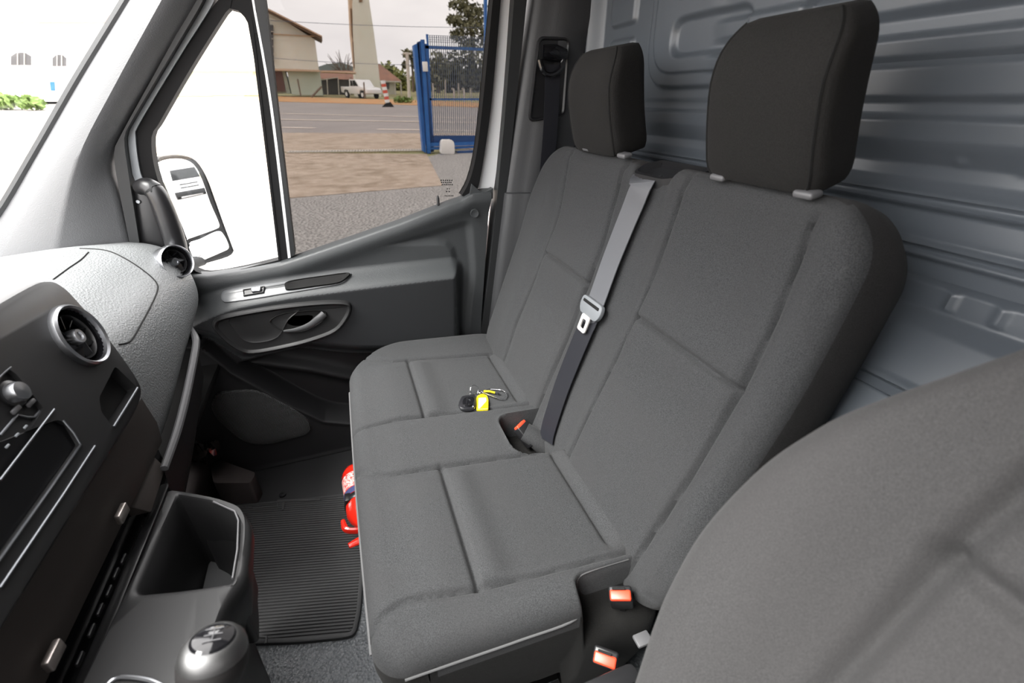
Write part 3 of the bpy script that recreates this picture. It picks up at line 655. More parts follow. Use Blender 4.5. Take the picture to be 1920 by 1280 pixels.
to_ = resample(fillet([(a, b, .012) for a, b in tw], .005, 4), 32); ti_ = resample(fillet([(a, b, .012) for a, b in ti], .003, 4), 32)
T0, T1 = fr_(to_), fr_(ti_); mk('latch_tongue', loft([T0, T1, T1-nn*.003, T0-nn*.003, T0]), 'latch_pale', tg, label='pale latch tongue with a slot')
# buckles
def buckle(c, up, face, name_parent, body='satin_black'):
    up, face = nrm(up), nrm(face); face = nrm(face-up*(face@up)); sd = np.cross(up, face)
    F = lambda V: np.array(c)+np.asarray(V)[:, :1]*sd+np.asarray(V)[:, 1:2]*face+np.asarray(V)[:, 2:3]*up
    b = mk('buckle', rbox((0, 0, 0), (.040, .026, .060), .004, 3, lambda V: F(np.asarray(V)+(0, 0, -.030))), body, name_parent)
    r = mk('release_button', rbox((0, 0, 0), (.036, .017, .014), .003, 3, lambda V: F(np.asarray(V)+(0, .0035, -.002))), 'buckle_red', b, label='bright red release button')
    mk('latch_slot', rbox((0, 0, 0), (.022, .004, .003), .0006, 1, lambda V: F(np.asarray(V)+(-.002, -.006, .0055))), 'matte_black', b)
    mk('stalk', tube([F([(0, 0, -.055)])[0], F([(0, 0, -.12)])[0]], .011, 8), 'satin_black', b)
    return b
buckle(PZ(1163, 1112, -.755), (-.35, -.25, 1), (-.5, -.75, .5), bs)
buckle(PZ(1135, 1232, -.80), (-.35, -.40, 1), (-.6, -.7, .6), bs)
c = PZ(974, 798, -.748)
bk = buckle(c, (-.45, .60, .65), (.39, -.52, .75), bs)
mk('buckle_sleeve', tube([c+(.075, -.055, -.060), c+(.050, -.042, -.040), c+(.026, -.026, -.022), c+(.010, -.013, -.012)], [.030, .029, .027, .0255], 16, flat=((.39, -.52, .75), .8)), 'fabric', bs)
# ================================================================== DRIVER'S SEAT
ds = thing('driver_seat', (.3, -.02, ZF), 'grey fabric driver seat with rounded shoulders in the foreground', 'seat')
d0 = np.array([.262, 0, -.55]); dcy = -.03
DW, DS0, DS1 = .56, -.22, .50
dcs = (DS0+DS1)/2
def dpt(y, s, n=0.): return d0+eU*s+eY*y+eN*n
def dr_h(A, B, d):
    y, s = A+dcy, B+dcs; r_ = (y-dcy)
    h = .034*ss(.11, .21, np.abs(r_))*ss(.46, .25, s)
    for sg in (-1, 1):
        l = [(dcy+sg*.112, -.2), (dcy+sg*.116, .0), (dcy+sg*.118, .15), (dcy+sg*.118, .30), (dcy+sg*.105, .44)]
        h = h+groove(dline(y, s, l), .009, .013)
    h = h+groove(dline(y, s, [(dcy-.118, .283), (dcy+.118, .283)]), .009, .013)
    return h
def dr_w(A, B):
    y, s = A, B+dcs
    K_ = cat([(-.24, .74), (-.14, .80), (-.05, .875), (.02, .935), (.07, .962), (.15, .972), (.235, .928), (.30, .86), (.347, .785), (.443, .57), (.50, .42)], 8); k = np.interp(s, K_[:, 0], K_[:, 1])
    return y*k, B
dg_ = pillow(d0+eU*dcs+eY*dcy, eY, eU, eN, DW, DS1-DS0, .05, .045, .0036, dr_h, [(-.003, .02), (.0, .05), (.012, .09), (.03, .12)], dr_w)
mk('backrest', dg_, 'fabric_driver', ds, ang=80)
dc = pillow((.05, dcy, -.70), (1, 0, 0), (0, 1, 0), (0, 0, 1), .50, .50, .06, .04, .008, lambda A, B, d: -.08*A+.02*ss(.16, .24, np.abs(B)), [(0, .04), (.01, .12)])
mk('seat_cushion', dc, 'fabric_driver', ds, ang=80)
mk('seat_base', rbox((.10, -.02, -.99), (.36, .40, .26), .02), 'satin_black', ds)
mk('recliner_cover', rbox((.24, .262, -.80), (.10, .03, .16), .012), 'satin_black', ds)
mk('headrest', pillow(dpt(dcy, .66, .01), eY, eU, eN, .26, .20, .06, .045, .008, lambda A, B, d: 0*A, [(0, .03), (.01, .08)]), 'fabric_driver', ds, ang=80)
mk('recliner_bracket', rbox(PZ(1205, 1198, -.83), (.03, .022, .008), .003, 2), 'guide_plastic', ds)
mk('seat_rail', rbox((.20, .30, -1.09), (.45, .03, .05), .006), 'steel', ds)
# ================================================================== DASHBOARD
db = thing('dashboard', (-.6, .7, ZF), 'grained grey dashboard with round vents and open tray on the passenger side', 'dashboard')
# section key curves along y: (x, z) of the moulding from windscreen to lower lip
st = [
 (1.405, [(-.86, -.345), (-.76, -.335), (-.62, -.322), (-.52, -.322), (-.455, -.345), (-.428, -.385), (-.418, -.43), (-.422, -.470), (-.440, -.505)]),
 (1.33, [(-.86, -.325), (-.76, -.315), (-.62, -.305), (-.52, -.315), (-.460, -.345), (-.428, -.390), (-.415, -.44), (-.418, -.490), (-.440, -.530)]),
 (1.20, [(-.86, -.315), (-.76, -.305), (-.64, -.300), (-.54, -.320), (-.475, -.358), (-.438, -.400), (-.420, -.46), (-.418, -.515), (-.440, -.560)]),
 (1.00, [(-.86, -.31), (-.76, -.30), (-.65, -.300), (-.55, -.322), (-.485, -.362), (-.445, -.405), (-.425, -.47), (-.418, -.555), (-.440, -.610)]),
 (.885, [(-.86, -.31), (-.76, -.30), (-.65, -.300), (-.55, -.322), (-.485, -.362), (-.450, -.405), (-.430, -.47), (-.420, -.570), (-.440, -.628)]),
 (.80, [(-.86, -.31), (-.76, -.30), (-.66, -.300), (-.60, -.322), (-.575, -.362), (-.56, -.405), (-.55, -.47), (-.55, -.570), (-.55, -.628)]),
 (-.40, [(-.86, -.31), (-.76, -.30), (-.66, -.300), (-.60, -.322), (-.575, -.362), (-.56, -.405), (-.55, -.47), (-.55, -.570), (-.55, -.628)])]
secs = np.array([cat(s, 6) for _, s in st]); ysd = np.array([y for y, _ in st])[::-1]; secs = secs[::-1]
yv = np.unique(np.r_[np.linspace(-.40, .8, 20), np.linspace(.8, .89, 6), np.linspace(.89, 1.405, 60)])
def slerp_(y):
    i = min(max(np.searchsorted(ysd, y)-1, 0), len(ysd)-2); p = [secs[max(i-1, 0)], secs[i], secs[i+1], secs[min(i+2, len(ysd)-1)]]
    t = (y-ysd[i])/(ysd[i+1]-ysd[i]); t2 = t*t*(3-2*t)*.35+t*.65; return p[1]*(1-t2)+p[2]*t2
rows = []
for y in yv:
    s_ = slerp_(y); e = max(0, (y-1.36)/.045); s_ = s_.copy(); s_[:, 0] -= .012*e**2
    rows.append(np.c_[s_[:, 0], np.full(len(s_), y), s_[:, 1]])
dsh = loft(rows, closed=False, flip=False)
endc = np.vstack([rows[-1], [(-.86, 1.405, -.7)], [(-.46, 1.405, -.7)]])
dsurf = join(dsh, (endc, [list(range(len(endc)))]))
mk('dash_top', dsurf, ['dash_plastic'], db, ang=60)
DT2 = bvh(dsh)
def line_on(tree, pxs, lift=.0002, n=6, step=6):
    P2 = cat([(a, b) for a, b in pxs], n); out = [hit(tree, a, b, lift) for a, b in P2]; return np.array([o for o in out if o is not None])
mk('lid_gap', tube(line_on(DT2, [(100, 524), (130, 502), (152, 487), (166, 473)]), .0016, 6), 'matte_black', db)
lg = line_on(DT2, [(150, 466), (200, 470), (240, 488), (275, 512), (293, 530), (295, 545), (282, 575), (265, 606), (250, 632), (240, 642), (222, 646)])
mk('lid_gap', tube(lg, .0016, 6), 'matte_black', db)
# round vents
def vent(c, ax, par, R=.046, vanes=7):
    ax = nrm(ax); u = nrm(np.cross([0, 0, 1.], ax)); v = np.cross(ax, u); c = np.array(c)
    r = mk('vent', lathe(c, ax, [(R*.98, -.03), (R*1.07, .0), (R*1.05, .006), (R*.99, .009), (R*.93, .006), (R*.91, .0)], 40), 'satin_chrome', par, label='round air vent with a silver ring')
    mk('barrel', lathe(c, ax, [(R*.915, .001), (R*.88, -.006), (R*.80, -.045), (.0001, -.045)], 36), 'gloss_black', r)
    mk('inner_ring', lathe(c, ax, [(R*.80, -.010), (R*.76, -.004), (R*.72, -.008), (R*.72, -.014)], 36), 'satin_black', r)
    for k in range(vanes):
        a = k*2*math.pi/vanes+.3; dirv = u*math.cos(a)+v*math.sin(a); tw = np.cross(ax, dirv)
        F = lambda V: c+np.asarray(V)[:, :1]*dirv+np.asarray(V)[:, 1:2]*nrm(tw*.75+ax*.65)+np.asarray(V)[:, 2:3]*nrm(ax*.75-tw*.65)
        mk('vane', rbox((0, 0, 0), (R*.50, .012, .0016), .0006, 1, lambda V: F(np.asarray(V)+(R*.48, 0, -.014))), 'gloss_black', r)
    h = mk('vent_knob', lathe(c, ax, [(R*.26, -.02), (R*.26, -.004), (R*.22, .001), (R*.14, .001), (R*.12, -.002), (.0001, -.002)], 24), 'satin_chrome', r)
    return r
vd = hit(DT2, 325, 489); print('VENT', vd); vent(vd+(.012, -.022, .004), (.80, -.62, .22), db, .040)
# open tray below the padded face: dark cavity, rim bar, glovebox front
zr = [PX(355, 612, -.440), PX(366, 632, -.410), PX(367, 650, -.404), PX(358, 700, -.402), PX(345, 760, -.402), PX(330, 815, -.404), PX(308, 878, -.406)]
rim = cat(zr, 8)
mk('tray_rim', tube(rim, [.006, .008, .0085, .0085, .0085, .008, .007], 10), 'guide_plastic', db, label='smooth lip of the open tray')
lowf = [np.vstack([p+(-.002, 0, -.004), p+(-.012, 0, -.10), p+(-.06, 0, -.22), p+(-.25, 0, -.26), p+(-.50, 0, -.26)]) for p in rim[4:]]
mk('glovebox_front', loft(lowf, closed=False), 'door_lower', db)
mk('tray_cavity', join(rbox((-.68, 1.10, -.70), (.50, .58, .02), .002), rbox((-.90, 1.1, -.56), (.02, .6, .3), .002)), 'matte_black', db)
mk('tray_end', prism([PX(312, 876, -.412), PX(285, 850, -.43), PX(262, 870, -.44), PX(225, 945, -.44), PX(285, 960, -.41)], (-.12, 0, 0), .003), 'lower_dash_shaded', db)
# lower face under the centre panel, slot with chrome clips, row of buttons
ly = np.linspace(-.35, .90, 8)
mk('lower_lip', loft([[(-.424, y, -.50), (-.418, y, -.56), (-.424, y, -.606), (-.445, y, -.628), (-.50, y, -.64)] for y in ly], closed=False, flip=True), 'lower_dash_shaded', db)
mk('slot_back', join(rbox((-.47, .30, -.665), (.06, 1.22, .07), .002)), 'gloss_black', db)
for (px, py) in ((229, 962), (101, 1228)):
    c = PX(px, py, -.408); mk('chrome_clip', rbox(c, (.008, .030, .018), .002, 2), 'clip_metal', db, label='small chrome clip in the slot')
bstrip = mk('button_strip', rbox((-.424, .32, -.690), (.018, 1.05, .045), .004, 2), 'satin_black', db)
for (px, py) in ((232, 1048), (218, 1075), (205, 1108), (188, 1143), (172, 1182), (150, 1235)):
    c = PX(px, py, -.413); mk('button', rbox(c, (.004, .018, .007), .0015, 2), 'satin_black', bstrip)
mat('screen_black', (.003, .003, .0035), .35, .3)
# ------------------------------------------------------------------ centre panel
cp = thing('media_console', (-.42, .70, -.50), 'black media console with silver ringed vent, pocket and screen recess', 'console')
p0 = np.array([-.400, .8, -.475]); pu = nrm([-.06, 0, .225]); pn = nrm(np.cross([0, 1., 0], pu)); pn = pn if pn[0] > 0 else -pn
def pc(px, py, lift=0.): return PP(px, py, p0+pn*lift, pn)
ctr = [pc(268, 742), pc(262, 700), pc(205, 632), pc(150, 566), pc(118, 532), pc(92, 523), pc(60, 532), pc(0, 566)]
out = [pc(250, 790), pc(268, 750), pc(265, 715), pc(208, 632), pc(150, 562), pc(118, 531), pc(92, 523), pc(56, 534), pc(-60, 600)]
ot = cat(out, 4)
ytop, ybot = ot[-1], ot[0]
# close the outline towards the driver's side
far = .30; a_ = ot[-1].copy(); a_[1] = far; b_ = pc(0, 1196); tb = b_.copy(); tb[1] = far
outl = np.vstack([ot, [a_], [tb]])
# rim line of panel bottom
bod = inset(outl, pn, [(0.0, -.07), (0., -.012), (.003, -.004), (.009, .0)])
pk = [pc(*q) for q in [(216, 686), (246, 715), (258, 727), (212, 800), (190, 772), (186, 745)]]
sc_ = [pc(*q) for q in [(108, 786), (128, 795), (150, 832), (-60, 1128), (-120, 1090), (-60, 850)]]
btn = [pc(*q) for q in [(14, 690), (30, 700), (82, 765), (60, 800), (-40, 920), (-90, 860)]]
cut = [prism([p+pn*.02 for p in fillet(pk, .006, 4)], -pn*.075), prism([p+pn*.02 for p in fillet(sc_, [.006, .004, .006, .004, .004, .004], 4)], -pn*.06),
       lathe(pc(147, 630)+pn*.02, -pn, [(.0495, 0), (.0495, .08)], 40, cap=True), prism([p+pn*.02 for p in fillet(btn, .005, 3)], -pn*.026)]
try: bod2 = boolcut((bod[0], bod[1]+[list(range(len(outl)))[::-1]]), cut)
except Exception as e: print('bool fail', e); bod2 = bod
mk('panel_body', bod2, 'panel_plastic', cp, ang=35)
mk('pocket_lining', inset([p-pn*.018 for p in pk], pn, [(0, 0), (.001, .001)]), 'matte_black', cp)
mk('screen', inset([p-pn*.006 for p in sc_], pn, [(0, 0), (.001, .001)]), 'screen_black', cp)
vent(pc(147, 630)+pn*.002, pn, cp, .0495, 9)
mk('chrome_strip', tube([pc(258, 727, .001), pc(236, 763, .001), pc(213, 800, .001)], .0022, 8), 'strip_chrome', cp)
mk('chrome_strip', tube([pc(118, 788, .001), pc(138, 812, .001), pc(151, 834, .001), pc(90, 922, .001), pc(-40, 1104, .001)], .0017, 8), 'strip_chrome', cp)
mk('chrome_strip', tube([pc(178, 836, .001), pc(120, 925, .001), pc(0, 1102, .001)], .0017, 8), 'strip_chrome', cp)
mk('chrome_strip', tube([pc(102, 767, .001), pc(60, 822, .001), pc(0, 900, .001)], .0014, 8), 'strip_chrome', cp)
mk('chrome_strip', tube([pc(82, 762, -.004), pc(64, 782, -.004), pc(52, 782, -.004), pc(32, 778, -.004), pc(0, 816, -.004)], .0016, 8), 'strip_chrome', cp)
mk('chrome_strip', tube([pc(20, 688, -.001), pc(8, 698, -.001), pc(-20, 725, -.001)], .0014, 8), 'strip_chrome', cp)
kn = mk('rotary_knob', lathe(pc(26, 737, .0), pn, [(.0135, -.01), (.0135, .006), (.012, .010), (.0001, .011)], 24), 'satin_chrome', cp)
mk('knob_ring', lathe(pc(26, 737, -.002), pn, [(.018, -.01), (.018, .0), (.014, .002)], 24), 'satin_black', kn)
for (px, py) in ((52, 742), (58, 755), (30, 768)):
    mk('button', rbox((0, 0, 0), (.016, .006, .004), .0015, 2, frame(pc(px, py, -.002), np.array([0, 1., 0]), pu, pn)), 'guide_plastic', cp)
for (px, py) in ((48, 800), (32, 815), (14, 836)):
    mk('button', rbox((0, 0, 0), (.007, .003, .002), .001, 2, frame(pc(px, py, .0), np.array([0, 1., 0]), pu, pn)), 'grey_plastic', cp)
# ------------------------------------------------------------------ lower console with storage bin, gear lever
co = thing('centre_console', (-.33, .55, ZF), 'dark grained lower console with a deep open storage bin', 'console')
zb = -.62
topo = np.vstack([cat([PZ(*q, zb) for q in [(314, 914), (372, 922), (420, 936), (450, 950), (466, 972), (469, 990), (464, 1050), (459, 1078), (440, 1106), (424, 1132), (404, 1180), (388, 1230), (372, 1300), (330, 1420)]], 3), [PZ(40, 1500, zb)], [PZ(150, 1280, zb)], [PZ(215, 1140, zb)], [PZ(265, 1030, zb)]])
bn = [PZ(*q, zb) for q in [(332, 927), (400, 940), (440, 958), (447, 975), (445, 1030), (436, 1086), (428, 1092), (345, 1104), (262, 1112), (257, 1104), (296, 1010)]]
bnf = fillet(bn, [.006, .03, .02, .02, .03, .012, .01, .02, .008, .008, .02], 4)
hc_ = np.array(bn).mean(0)
def byangle(poly, c, n=180):
    out = []; Q = np.array(poly)
    for a in np.arange(n)*2*math.pi/n:
        d = np.array([math.cos(a), math.sin(a)]); best = None
        for i in range(len(Q)):
            p, q = Q[i-1][:2]-c[:2], Q[i][:2]-c[:2]; e = q-p; det = d[0]*-e[1]+e[0]*d[1]
            if abs(det) < 1e-12: continue
            t = (p[0]*-e[1]+e[0]*p[1])/det; u = (d[0]*p[1]-d[1]*p[0])/det
            if t > 0 and -1e-6 <= u <= 1+1e-6: best = t if best is None else max(best, t)
        out.append(c+np.array([d[0]*best, d[1]*best, 0]))
    return np.array(out)
To, Bi = byangle(topo, hc_), byangle(bnf, hc_)
dirs = To-hc_; dirs /= np.linalg.norm(dirs, axis=1)[:, None]; dI = Bi-hc_; dI /= np.linalg.norm(dI, axis=1)[:, None]
side = np.where(To[:, 0] > -.36, 1., .0)[:, None]
cring = [To-dirs*side*.11+(0, 0, -.50), To-dirs*side*.085+(0, 0, -.25), To-dirs*side*.045+(0, 0, -.15), To-dirs*side*.012+(0, 0, -.07), To-dirs*side*.002+(0, 0, -.035), To+(0, 0, -.012), To-dirs*.004+(0, 0, -.003), To-dirs*.010,
         Bi+dI*.010, Bi+dI*.004+(0, 0, -.001), Bi+(0, 0, -.005), Bi-dI*.004+(0, 0, -.05), Bi-dI*.012+(0, 0, -.17)]
cv_, cf_ = loft(cring); cf_.append([12*180+j for j in range(180)])
mk('console_body', (cv_, cf_), 'panel_plastic', co, ang=40)
mk('bin_rim', tube(np.array([PZ(*q, zb+.001) for q in [(436, 1084), (445, 1030), (447, 975), (440, 958), (400, 940)]]), .0016, 6), 'guide_plastic', co)
mk('bin_lining', dome(Bi-dI*.016+(0, 0, -.168), (0, 0, 1), [(1., 0), (.99, .002), (.5, .002)]), 'mat_rubber', co)
mk('cup_ring', tube(cat([PZ(*q, zb+.002) for q in [(200, 1285), (215, 1272), (240, 1270), (280, 1276), (310, 1290)]], 5), .003, 8), 'satin_chrome', co)
gl = thing('gear_lever', (-.20, .335, -.62), 'round dark gear knob with chrome crown on the console', 'gear lever')
kc = ray(400, 1240)*.455; ka = nrm((.22, .30, 1))
mk('lever_shaft', tube([kc-ka*.02, kc-ka*.13], .010, 12), 'satin_black', gl)
mk('gaiter', lathe(kc-ka*.14, ka, [(.05, 0), (.045, .02), (.03, .05), (.014, .08)], 20), 'matte_black', gl)
kb = mk('gear_knob', lathe(kc, ka, [(.012, -.042), (.017, -.036), (.026, -.022), (.0315, -.004), (.0315, .006), (.028, .018), (.0235, .024), (.021, .026)], 32), 'knob_matte', gl)
mk('crown', lathe(kc, ka, [(.0308, .010), (.0302, .014), (.0285, .0195), (.0240, .0255), (.0205, .0268), (.0200, .0255)], 32), 'knob_crown', kb)
mk('shift_plate', lathe(kc, ka, [(.0205, .0255), (.018, .0285), (.010, .0305), (.0001, .031)], 28), 'gloss_black', kb)
u_ = nrm(np.cross(ka, [0, 1., 0])); v_ = np.cross(ka, u_); sg = []
for a in (-.008, 0, .008): sg.append(tube([kc+ka*.0312+u_*.008+v_*a, kc+ka*.0316+v_*a, kc+ka*.0312-u_*.008+v_*a], .0006, 5))
sg.append(tube([kc+ka*.0314+v_*-.008, kc+ka*.0314+v_*.008], .0006, 5))
mk('gate_mark', join(*sg), 'guide_plastic', kb)
# ================================================================== FLOOR THINGS
fm = thing('floor_mat', (-.33, .97, ZF), 'black ribbed rubber mat with raised rim in the passenger footwell', 'mat')
mo = [PZ(*q, ZF+.006) for q in [(670, 924), (684, 1050), (676, 1150), (666, 1192), (640, 1197), (560, 1205), (470, 1208)]]
mo += [np.array([-.56, .80, ZF+.006]), np.array([-.58, 1.20, ZF+.006]), PZ(440, 948, ZF+.006), PZ(560, 936, ZF+.006)]
mof = fillet(mo, [.02, .02, .02, .03, .02, .02, .02, .02, .02, .02, .02], 4)
mk('mat_base', inset(mof, (0, 0, 1), [(0, -.006), (0, .004), (.003, .006), (.009, .006), (.011, .002), (.02, .002)]), 'mat_rubber', fm)
poly2 = np.array(mof)[:, :2]; c2 = poly2.mean(0); pin_ = c2+(poly2-c2)*.955
ribs = []; ra = math.radians(-15); ur, vr = np.array([math.cos(ra), math.sin(ra)]), np.array([-math.sin(ra), math.cos(ra)]); pl = np.c_[pin_@ur, pin_@vr]
for y in np.arange(pl[:, 1].min()+.004, pl[:, 1].max(), .0082):
    xs_ = []
    for i in range(len(pl)):
        a, b = pl[i-1], pl[i]
        if (a[1] <= y) != (b[1] <= y): xs_.append(a[0]+(y-a[1])/(b[1]-a[1])*(b[0]-a[0]))
    if len(xs_) >= 2:
        z0 = ZF+.0072; rr_ = []
        for x in (min(xs_), max(xs_)): rr_.append([(*(ur*x+vr*(y+o)), z0+h) for o, h in ((-.0028, 0), (-.0012, .0042), (.0012, .0042), (.0028, 0))])
        ribs.append(loft(rr_, closed=True, cap=True))
mk('rib', join(*ribs), 'mat_rubber', fm, kind='stuff', smooth=False)
for pts_ in ([(475, 952), (520, 948), (520, 938), (600, 936)], [(530, 956), (532, 942)], [(420, 1168), (468, 1172), (464, 1190), (500, 1194), (498, 1206)]):
    mk('raised_border', tube([PZ(*q, ZF+.013) for q in pts_], .0035, 6, flat=((0, 0, 1), .5)), 'mat_rubber', fm)
# carpeted footrest block and crumpled dark film by the front of the footwell
fb = [PZ(*q, -1.03) for q in [(392, 868), (415, 862), (480, 885), (470, 905), (400, 905)]]
mk('foot_block', prism(fillet(fb, .01, 3), (0, 0, -.10), .006), 'carpet', label='brown carpeted footrest block at the front of the footwell', cat='footrest')
fc = PZ(372, 862, -1.02); Vf, Ff = [], []
na = 18; A_, B_ = np.meshgrid(np.linspace(-1, 1, na), np.linspace(-1, 1, na), indexing='ij')
H_ = .030*np.sin(A_*3.1+1)*np.cos(B_*4.3)+.018*np.sin(A_*9+B_*5)+.010*RNG.randn(na, na)
H_ -= (H_.min())
mk('crumpled_film', gridsurf(fc[0]+.065*A_+.01*np.sin(B_*5), fc[1]+.05*B_+.01*np.sin(A_*6), fc[2]-.02+H_), 'film', label='crumpled glossy dark plastic film beside the footrest', cat='plastic film', ang=25)
mk('wheel_arch', rbox((-.70, 1.20, -1.07), (.32, .42, .12), .03, 3), 'carpet', kind='structure', label='dark carpeted rise of the front footwell')
ls = [np.array(q) for q in [(-.62, 1.41, ZF+.012), (.10, 1.41, ZF+.012), (.10, 1.17, ZF+.012)]]+[PZ(*q, ZF+.012) for q in [(690, 922), (560, 935), (440, 947)]]+[np.array([-.62, 1.27, ZF+.012])]
mk('sill_step', prism([p+(0, 0, 0) for p in ls], (0, 0, -.012), .003), 'door_lower', kind='structure', label='dark plastic sill strip between mat and door')
mk('floor_fixing', lathe(PZ(530, 928, ZF+.014), (0, 0, 1), [(.011, 0), (.010, .004), (.005, .005), (.0001, .003)], 16), 'satin_black', label='round black fixing stud in the sill strip', cat='stud')
# fire extinguisher lying under the front edge of the seat
fe = thing('fire_extinguisher', PZ(660, 990, -1.07), 'small red fire extinguisher lying under the front of the seat', 'extinguisher')
ex = -.098; ez = -1.05; R_ = .042
e0, e1 = np.array([ex-.012, 1.19, ez]), np.array([ex+.004, .945, ez]); ax_ = nrm(e1-e0); Lx = np.linalg.norm(e1-e0)
mk('cylinder', lathe(e0, ax_, [(.0001, 0), (.018, .002), (.034, .014), (R_, .035), (R_, Lx-.05), (.034, Lx-.03), (.022, Lx-.012), (.014, Lx), (.013, Lx+.02)], 32), 'ext_red', fe)
lb = mk('label', lathe(e0, ax_, [(R_+.0006, .055), (R_+.0006, .115)], 32), 'ext_label', fe)
mk('label_band', lathe(e0, ax_, [(R_+.0009, .118), (R_+.0009, .140)], 32), 'ext_blue', fe)
mk('bracket_strap', lathe(e0, ax_, [(R_+.001, .142), (R_+.003, .145), (R_+.003, .160), (R_+.001, .163)], 32), 'satin_black', fe)
mk('strap_clip', rbox(e0+ax_*.152+np.array([-.030, 0, .030]), (.016, .030, .016), .003, 2), 'satin_black', fe)
v0 = e1+ax_*.012
mk('valve', lathe(v0, ax_, [(.015, -.01), (.015, .012), (.011, .02), (.011, .03)], 14), 'steel', fe)
mk('upper_lever', tube(cat([v0+(.01, -.004, .010), v0+(-.022, -.004, .014), v0+(-.046, .004, .018), v0+(-.052, .022, .020), v0+(-.054, .036, .022)], 5), [.010, .011, .010, .008, .006], 8, flat=((0, 1, 0), .5)), 'ext_red', fe)
mk('lower_lever', tube(cat([v0+(.012, -.03, .004), v0+(-.018, -.034, .006), v0+(-.044, -.042, .008)], 5), [.010, .012, .008], 10, flat=((0, 0, 1), .6)), 'ext_red', fe)
# ================================================================== KEYS ON THE SEAT
ky = thing('key_ring', hit(CT, 905, 752), 'car key with yellow tag and carabiner lying on the outboard seat', 'keys')
def cz(px, py, lift): return hit(CT, px, py, lift)
fo = [cz(*q, .003) for q in [(870, 748), (889, 746), (892, 752), (891, 766), (884, 771), (866, 771), (860, 765), (864, 752)]]
fb_ = mk('key_fob', inset(cat(fo, 3, True), (0, 0, 1), [(.0015, -.002), (0, .002), (0, .007), (.002, .0095), (.005, .0102)]), 'fob_black', ky)
mk('fob_edge', inset(cat(fo, 3, True), (0, 0, 1), [(-.0004, .003), (-.0006, .0045), (-.0004, .006)], close=False), 'satin_chrome', fb_)
mk('fob_button', inset(cat([cz(*q, .0132) for q in [(870, 754), (886, 752), (888, 762), (881, 767), (867, 766)]], 3, True), (0, 0, 1), [(0, -.001), (.0005, .0012), (.002, .0014)]), 'gloss_black', fb_)
mk('fob_badge', lathe(cz(878, 759, .0142), (0, 0, 1), [(.0052, .0), (.0048, .001), (.0036, .001), (.0034, 0)], 18), 'satin_chrome', fb_)
mk('badge_bar', rbox(cz(878, 759, .0150), (.008, .0016, .001), .0004, 1), 'chrome', fb_)
yt = [cz(*q, .002) for q in [(895, 745), (904, 741), (913, 744), (916, 752), (916, 770), (893, 770), (892, 752)]]
yg_ = mk('yellow_tag', inset(fillet(yt, .004, 3), (0, 0, 1), [(0, -.001), (0, .004), (.001, .005), (.003, .005)]), 'tag_yellow', ky, label='yellow plastic tag')
mk('paper_insert', inset([cz(*q, .0072) for q in [(897, 750), (911, 749), (913, 766), (896, 767)]], (0, 0, 1), [(0, -.0002), (.0004, .0004)]), 'tag_paper', yg_)
def ringo(c, r, ax, w=.0009, n=28):
    ax = nrm(ax); u = nrm(np.cross(ax, [.3, 1., .1])); v = np.cross(ax, u); a = np.linspace(0, 2*math.pi, n, endpoint=False)
    return tube(np.array(c)+r*(np.cos(a)[:, None]*u+np.sin(a)[:, None]*v), w, 6, closed=True)
c = cz(889, 737, .012); mk('split_ring', ringo(c, .0125, (.25, -.75, .55), .0010), 'chrome', ky)
c = cz(897, 739, .006); mk('split_ring', ringo(c, .0065, (.6, .2, .8), .0009), 'chrome', ky)
mk('link', tube([cz(896, 739, .006), cz(902, 738, .008), cz(907, 739, .005)], .0014, 6), 'chrome', ky)
mk('fob_loop', tube([cz(880, 748, .006), cz(880, 743, .010), cz(880, 738, .014)], .0012, 6), 'chrome', ky)
cb = cat([cz(*q, .006) for q in [(905, 739), (914, 733), (930, 733), (942, 735), (950, 742), (946, 750), (936, 751), (922, 746), (910, 741)]], 4, True)
mk('carabiner', tube(cb, .0017, 8, closed=True), 'chrome', ky)
mk('gate_sleeve', tube([cz(907, 737, .007), cz(918, 738, .008), cz(928, 740, .007)], .0032, 8), 'tag_yellow', ky, label='yellow ribbed carabiner sleeve')
mk('gate_pivot', rbox(cz(934, 741, .006), (.008, .006, .004), .001, 1), 'satin_black', ky)
# ================================================================== DOOR MIRROR (outside the quarter pane)
mat('ext_black', (.008, .0085, .009), .6, .25, bump=('noise', 500, .3, .001))
M0 = PY(362, 395, 1.80); dref = nrm((1, .10, -.06)); mn = nrm(-nrm(M0)+dref)
def pm(px, py, l=0.): return PP(px, py, M0+mn*l, mn)
mr = thing('door_mirror', PY(362, 500, 1.80), 'tall two part door mirror in grey housing outside the quarter pane', 'mirror')
mo_ = cat([pm(*q) for q in [(292, 300), (310, 291), (340, 290), (365, 300), (385, 330), (402, 375), (418, 420), (434, 462), (436, 472), (425, 482), (385, 494), (365, 498), (352, 485), (335, 440), (315, 390), (298, 340)]], 3, True)
mk('housing', inset(mo_, mn, [(.05, -.10), (.015, -.085), (.002, -.05), (0, -.01), (.002, .006), (.006, .009), (.010, .006)]), 'ext_black', mr)
g1 = cat([pm(*q, .008) for q in [(293, 308), (312, 299), (340, 298), (362, 308), (378, 335), (394, 380), (408, 412), (411, 424), (403, 430), (355, 447), (350, 446), (340, 420), (318, 370), (298, 325)]], 3, True)
mk('mirror_glass', inset(g1, mn, [(.0, -.004), (.0, .0005), (.002, .0008)]), 'mirror', mr, smooth=False)
g2 = cat([pm(*q, .008) for q in [(354, 457), (375, 448), (405, 434), (417, 437), (427, 455), (428, 466), (415, 473), (385, 486), (372, 492), (362, 482)]], 3, True)
mk('wide_angle_glass', inset(g2, mn, [(.0, -.004), (.0, .0005), (.004, .0016), (.012, .0026), (.02, .003)]), 'mirror', mr)
mk('mirror_arm', tube([M0+(-.02, -.02, -.16), M0+(-.05, -.18, -.14), M0+(-.07, -.25, -.12)], [.022, .018, .020], 12), 'ext_black', mr)
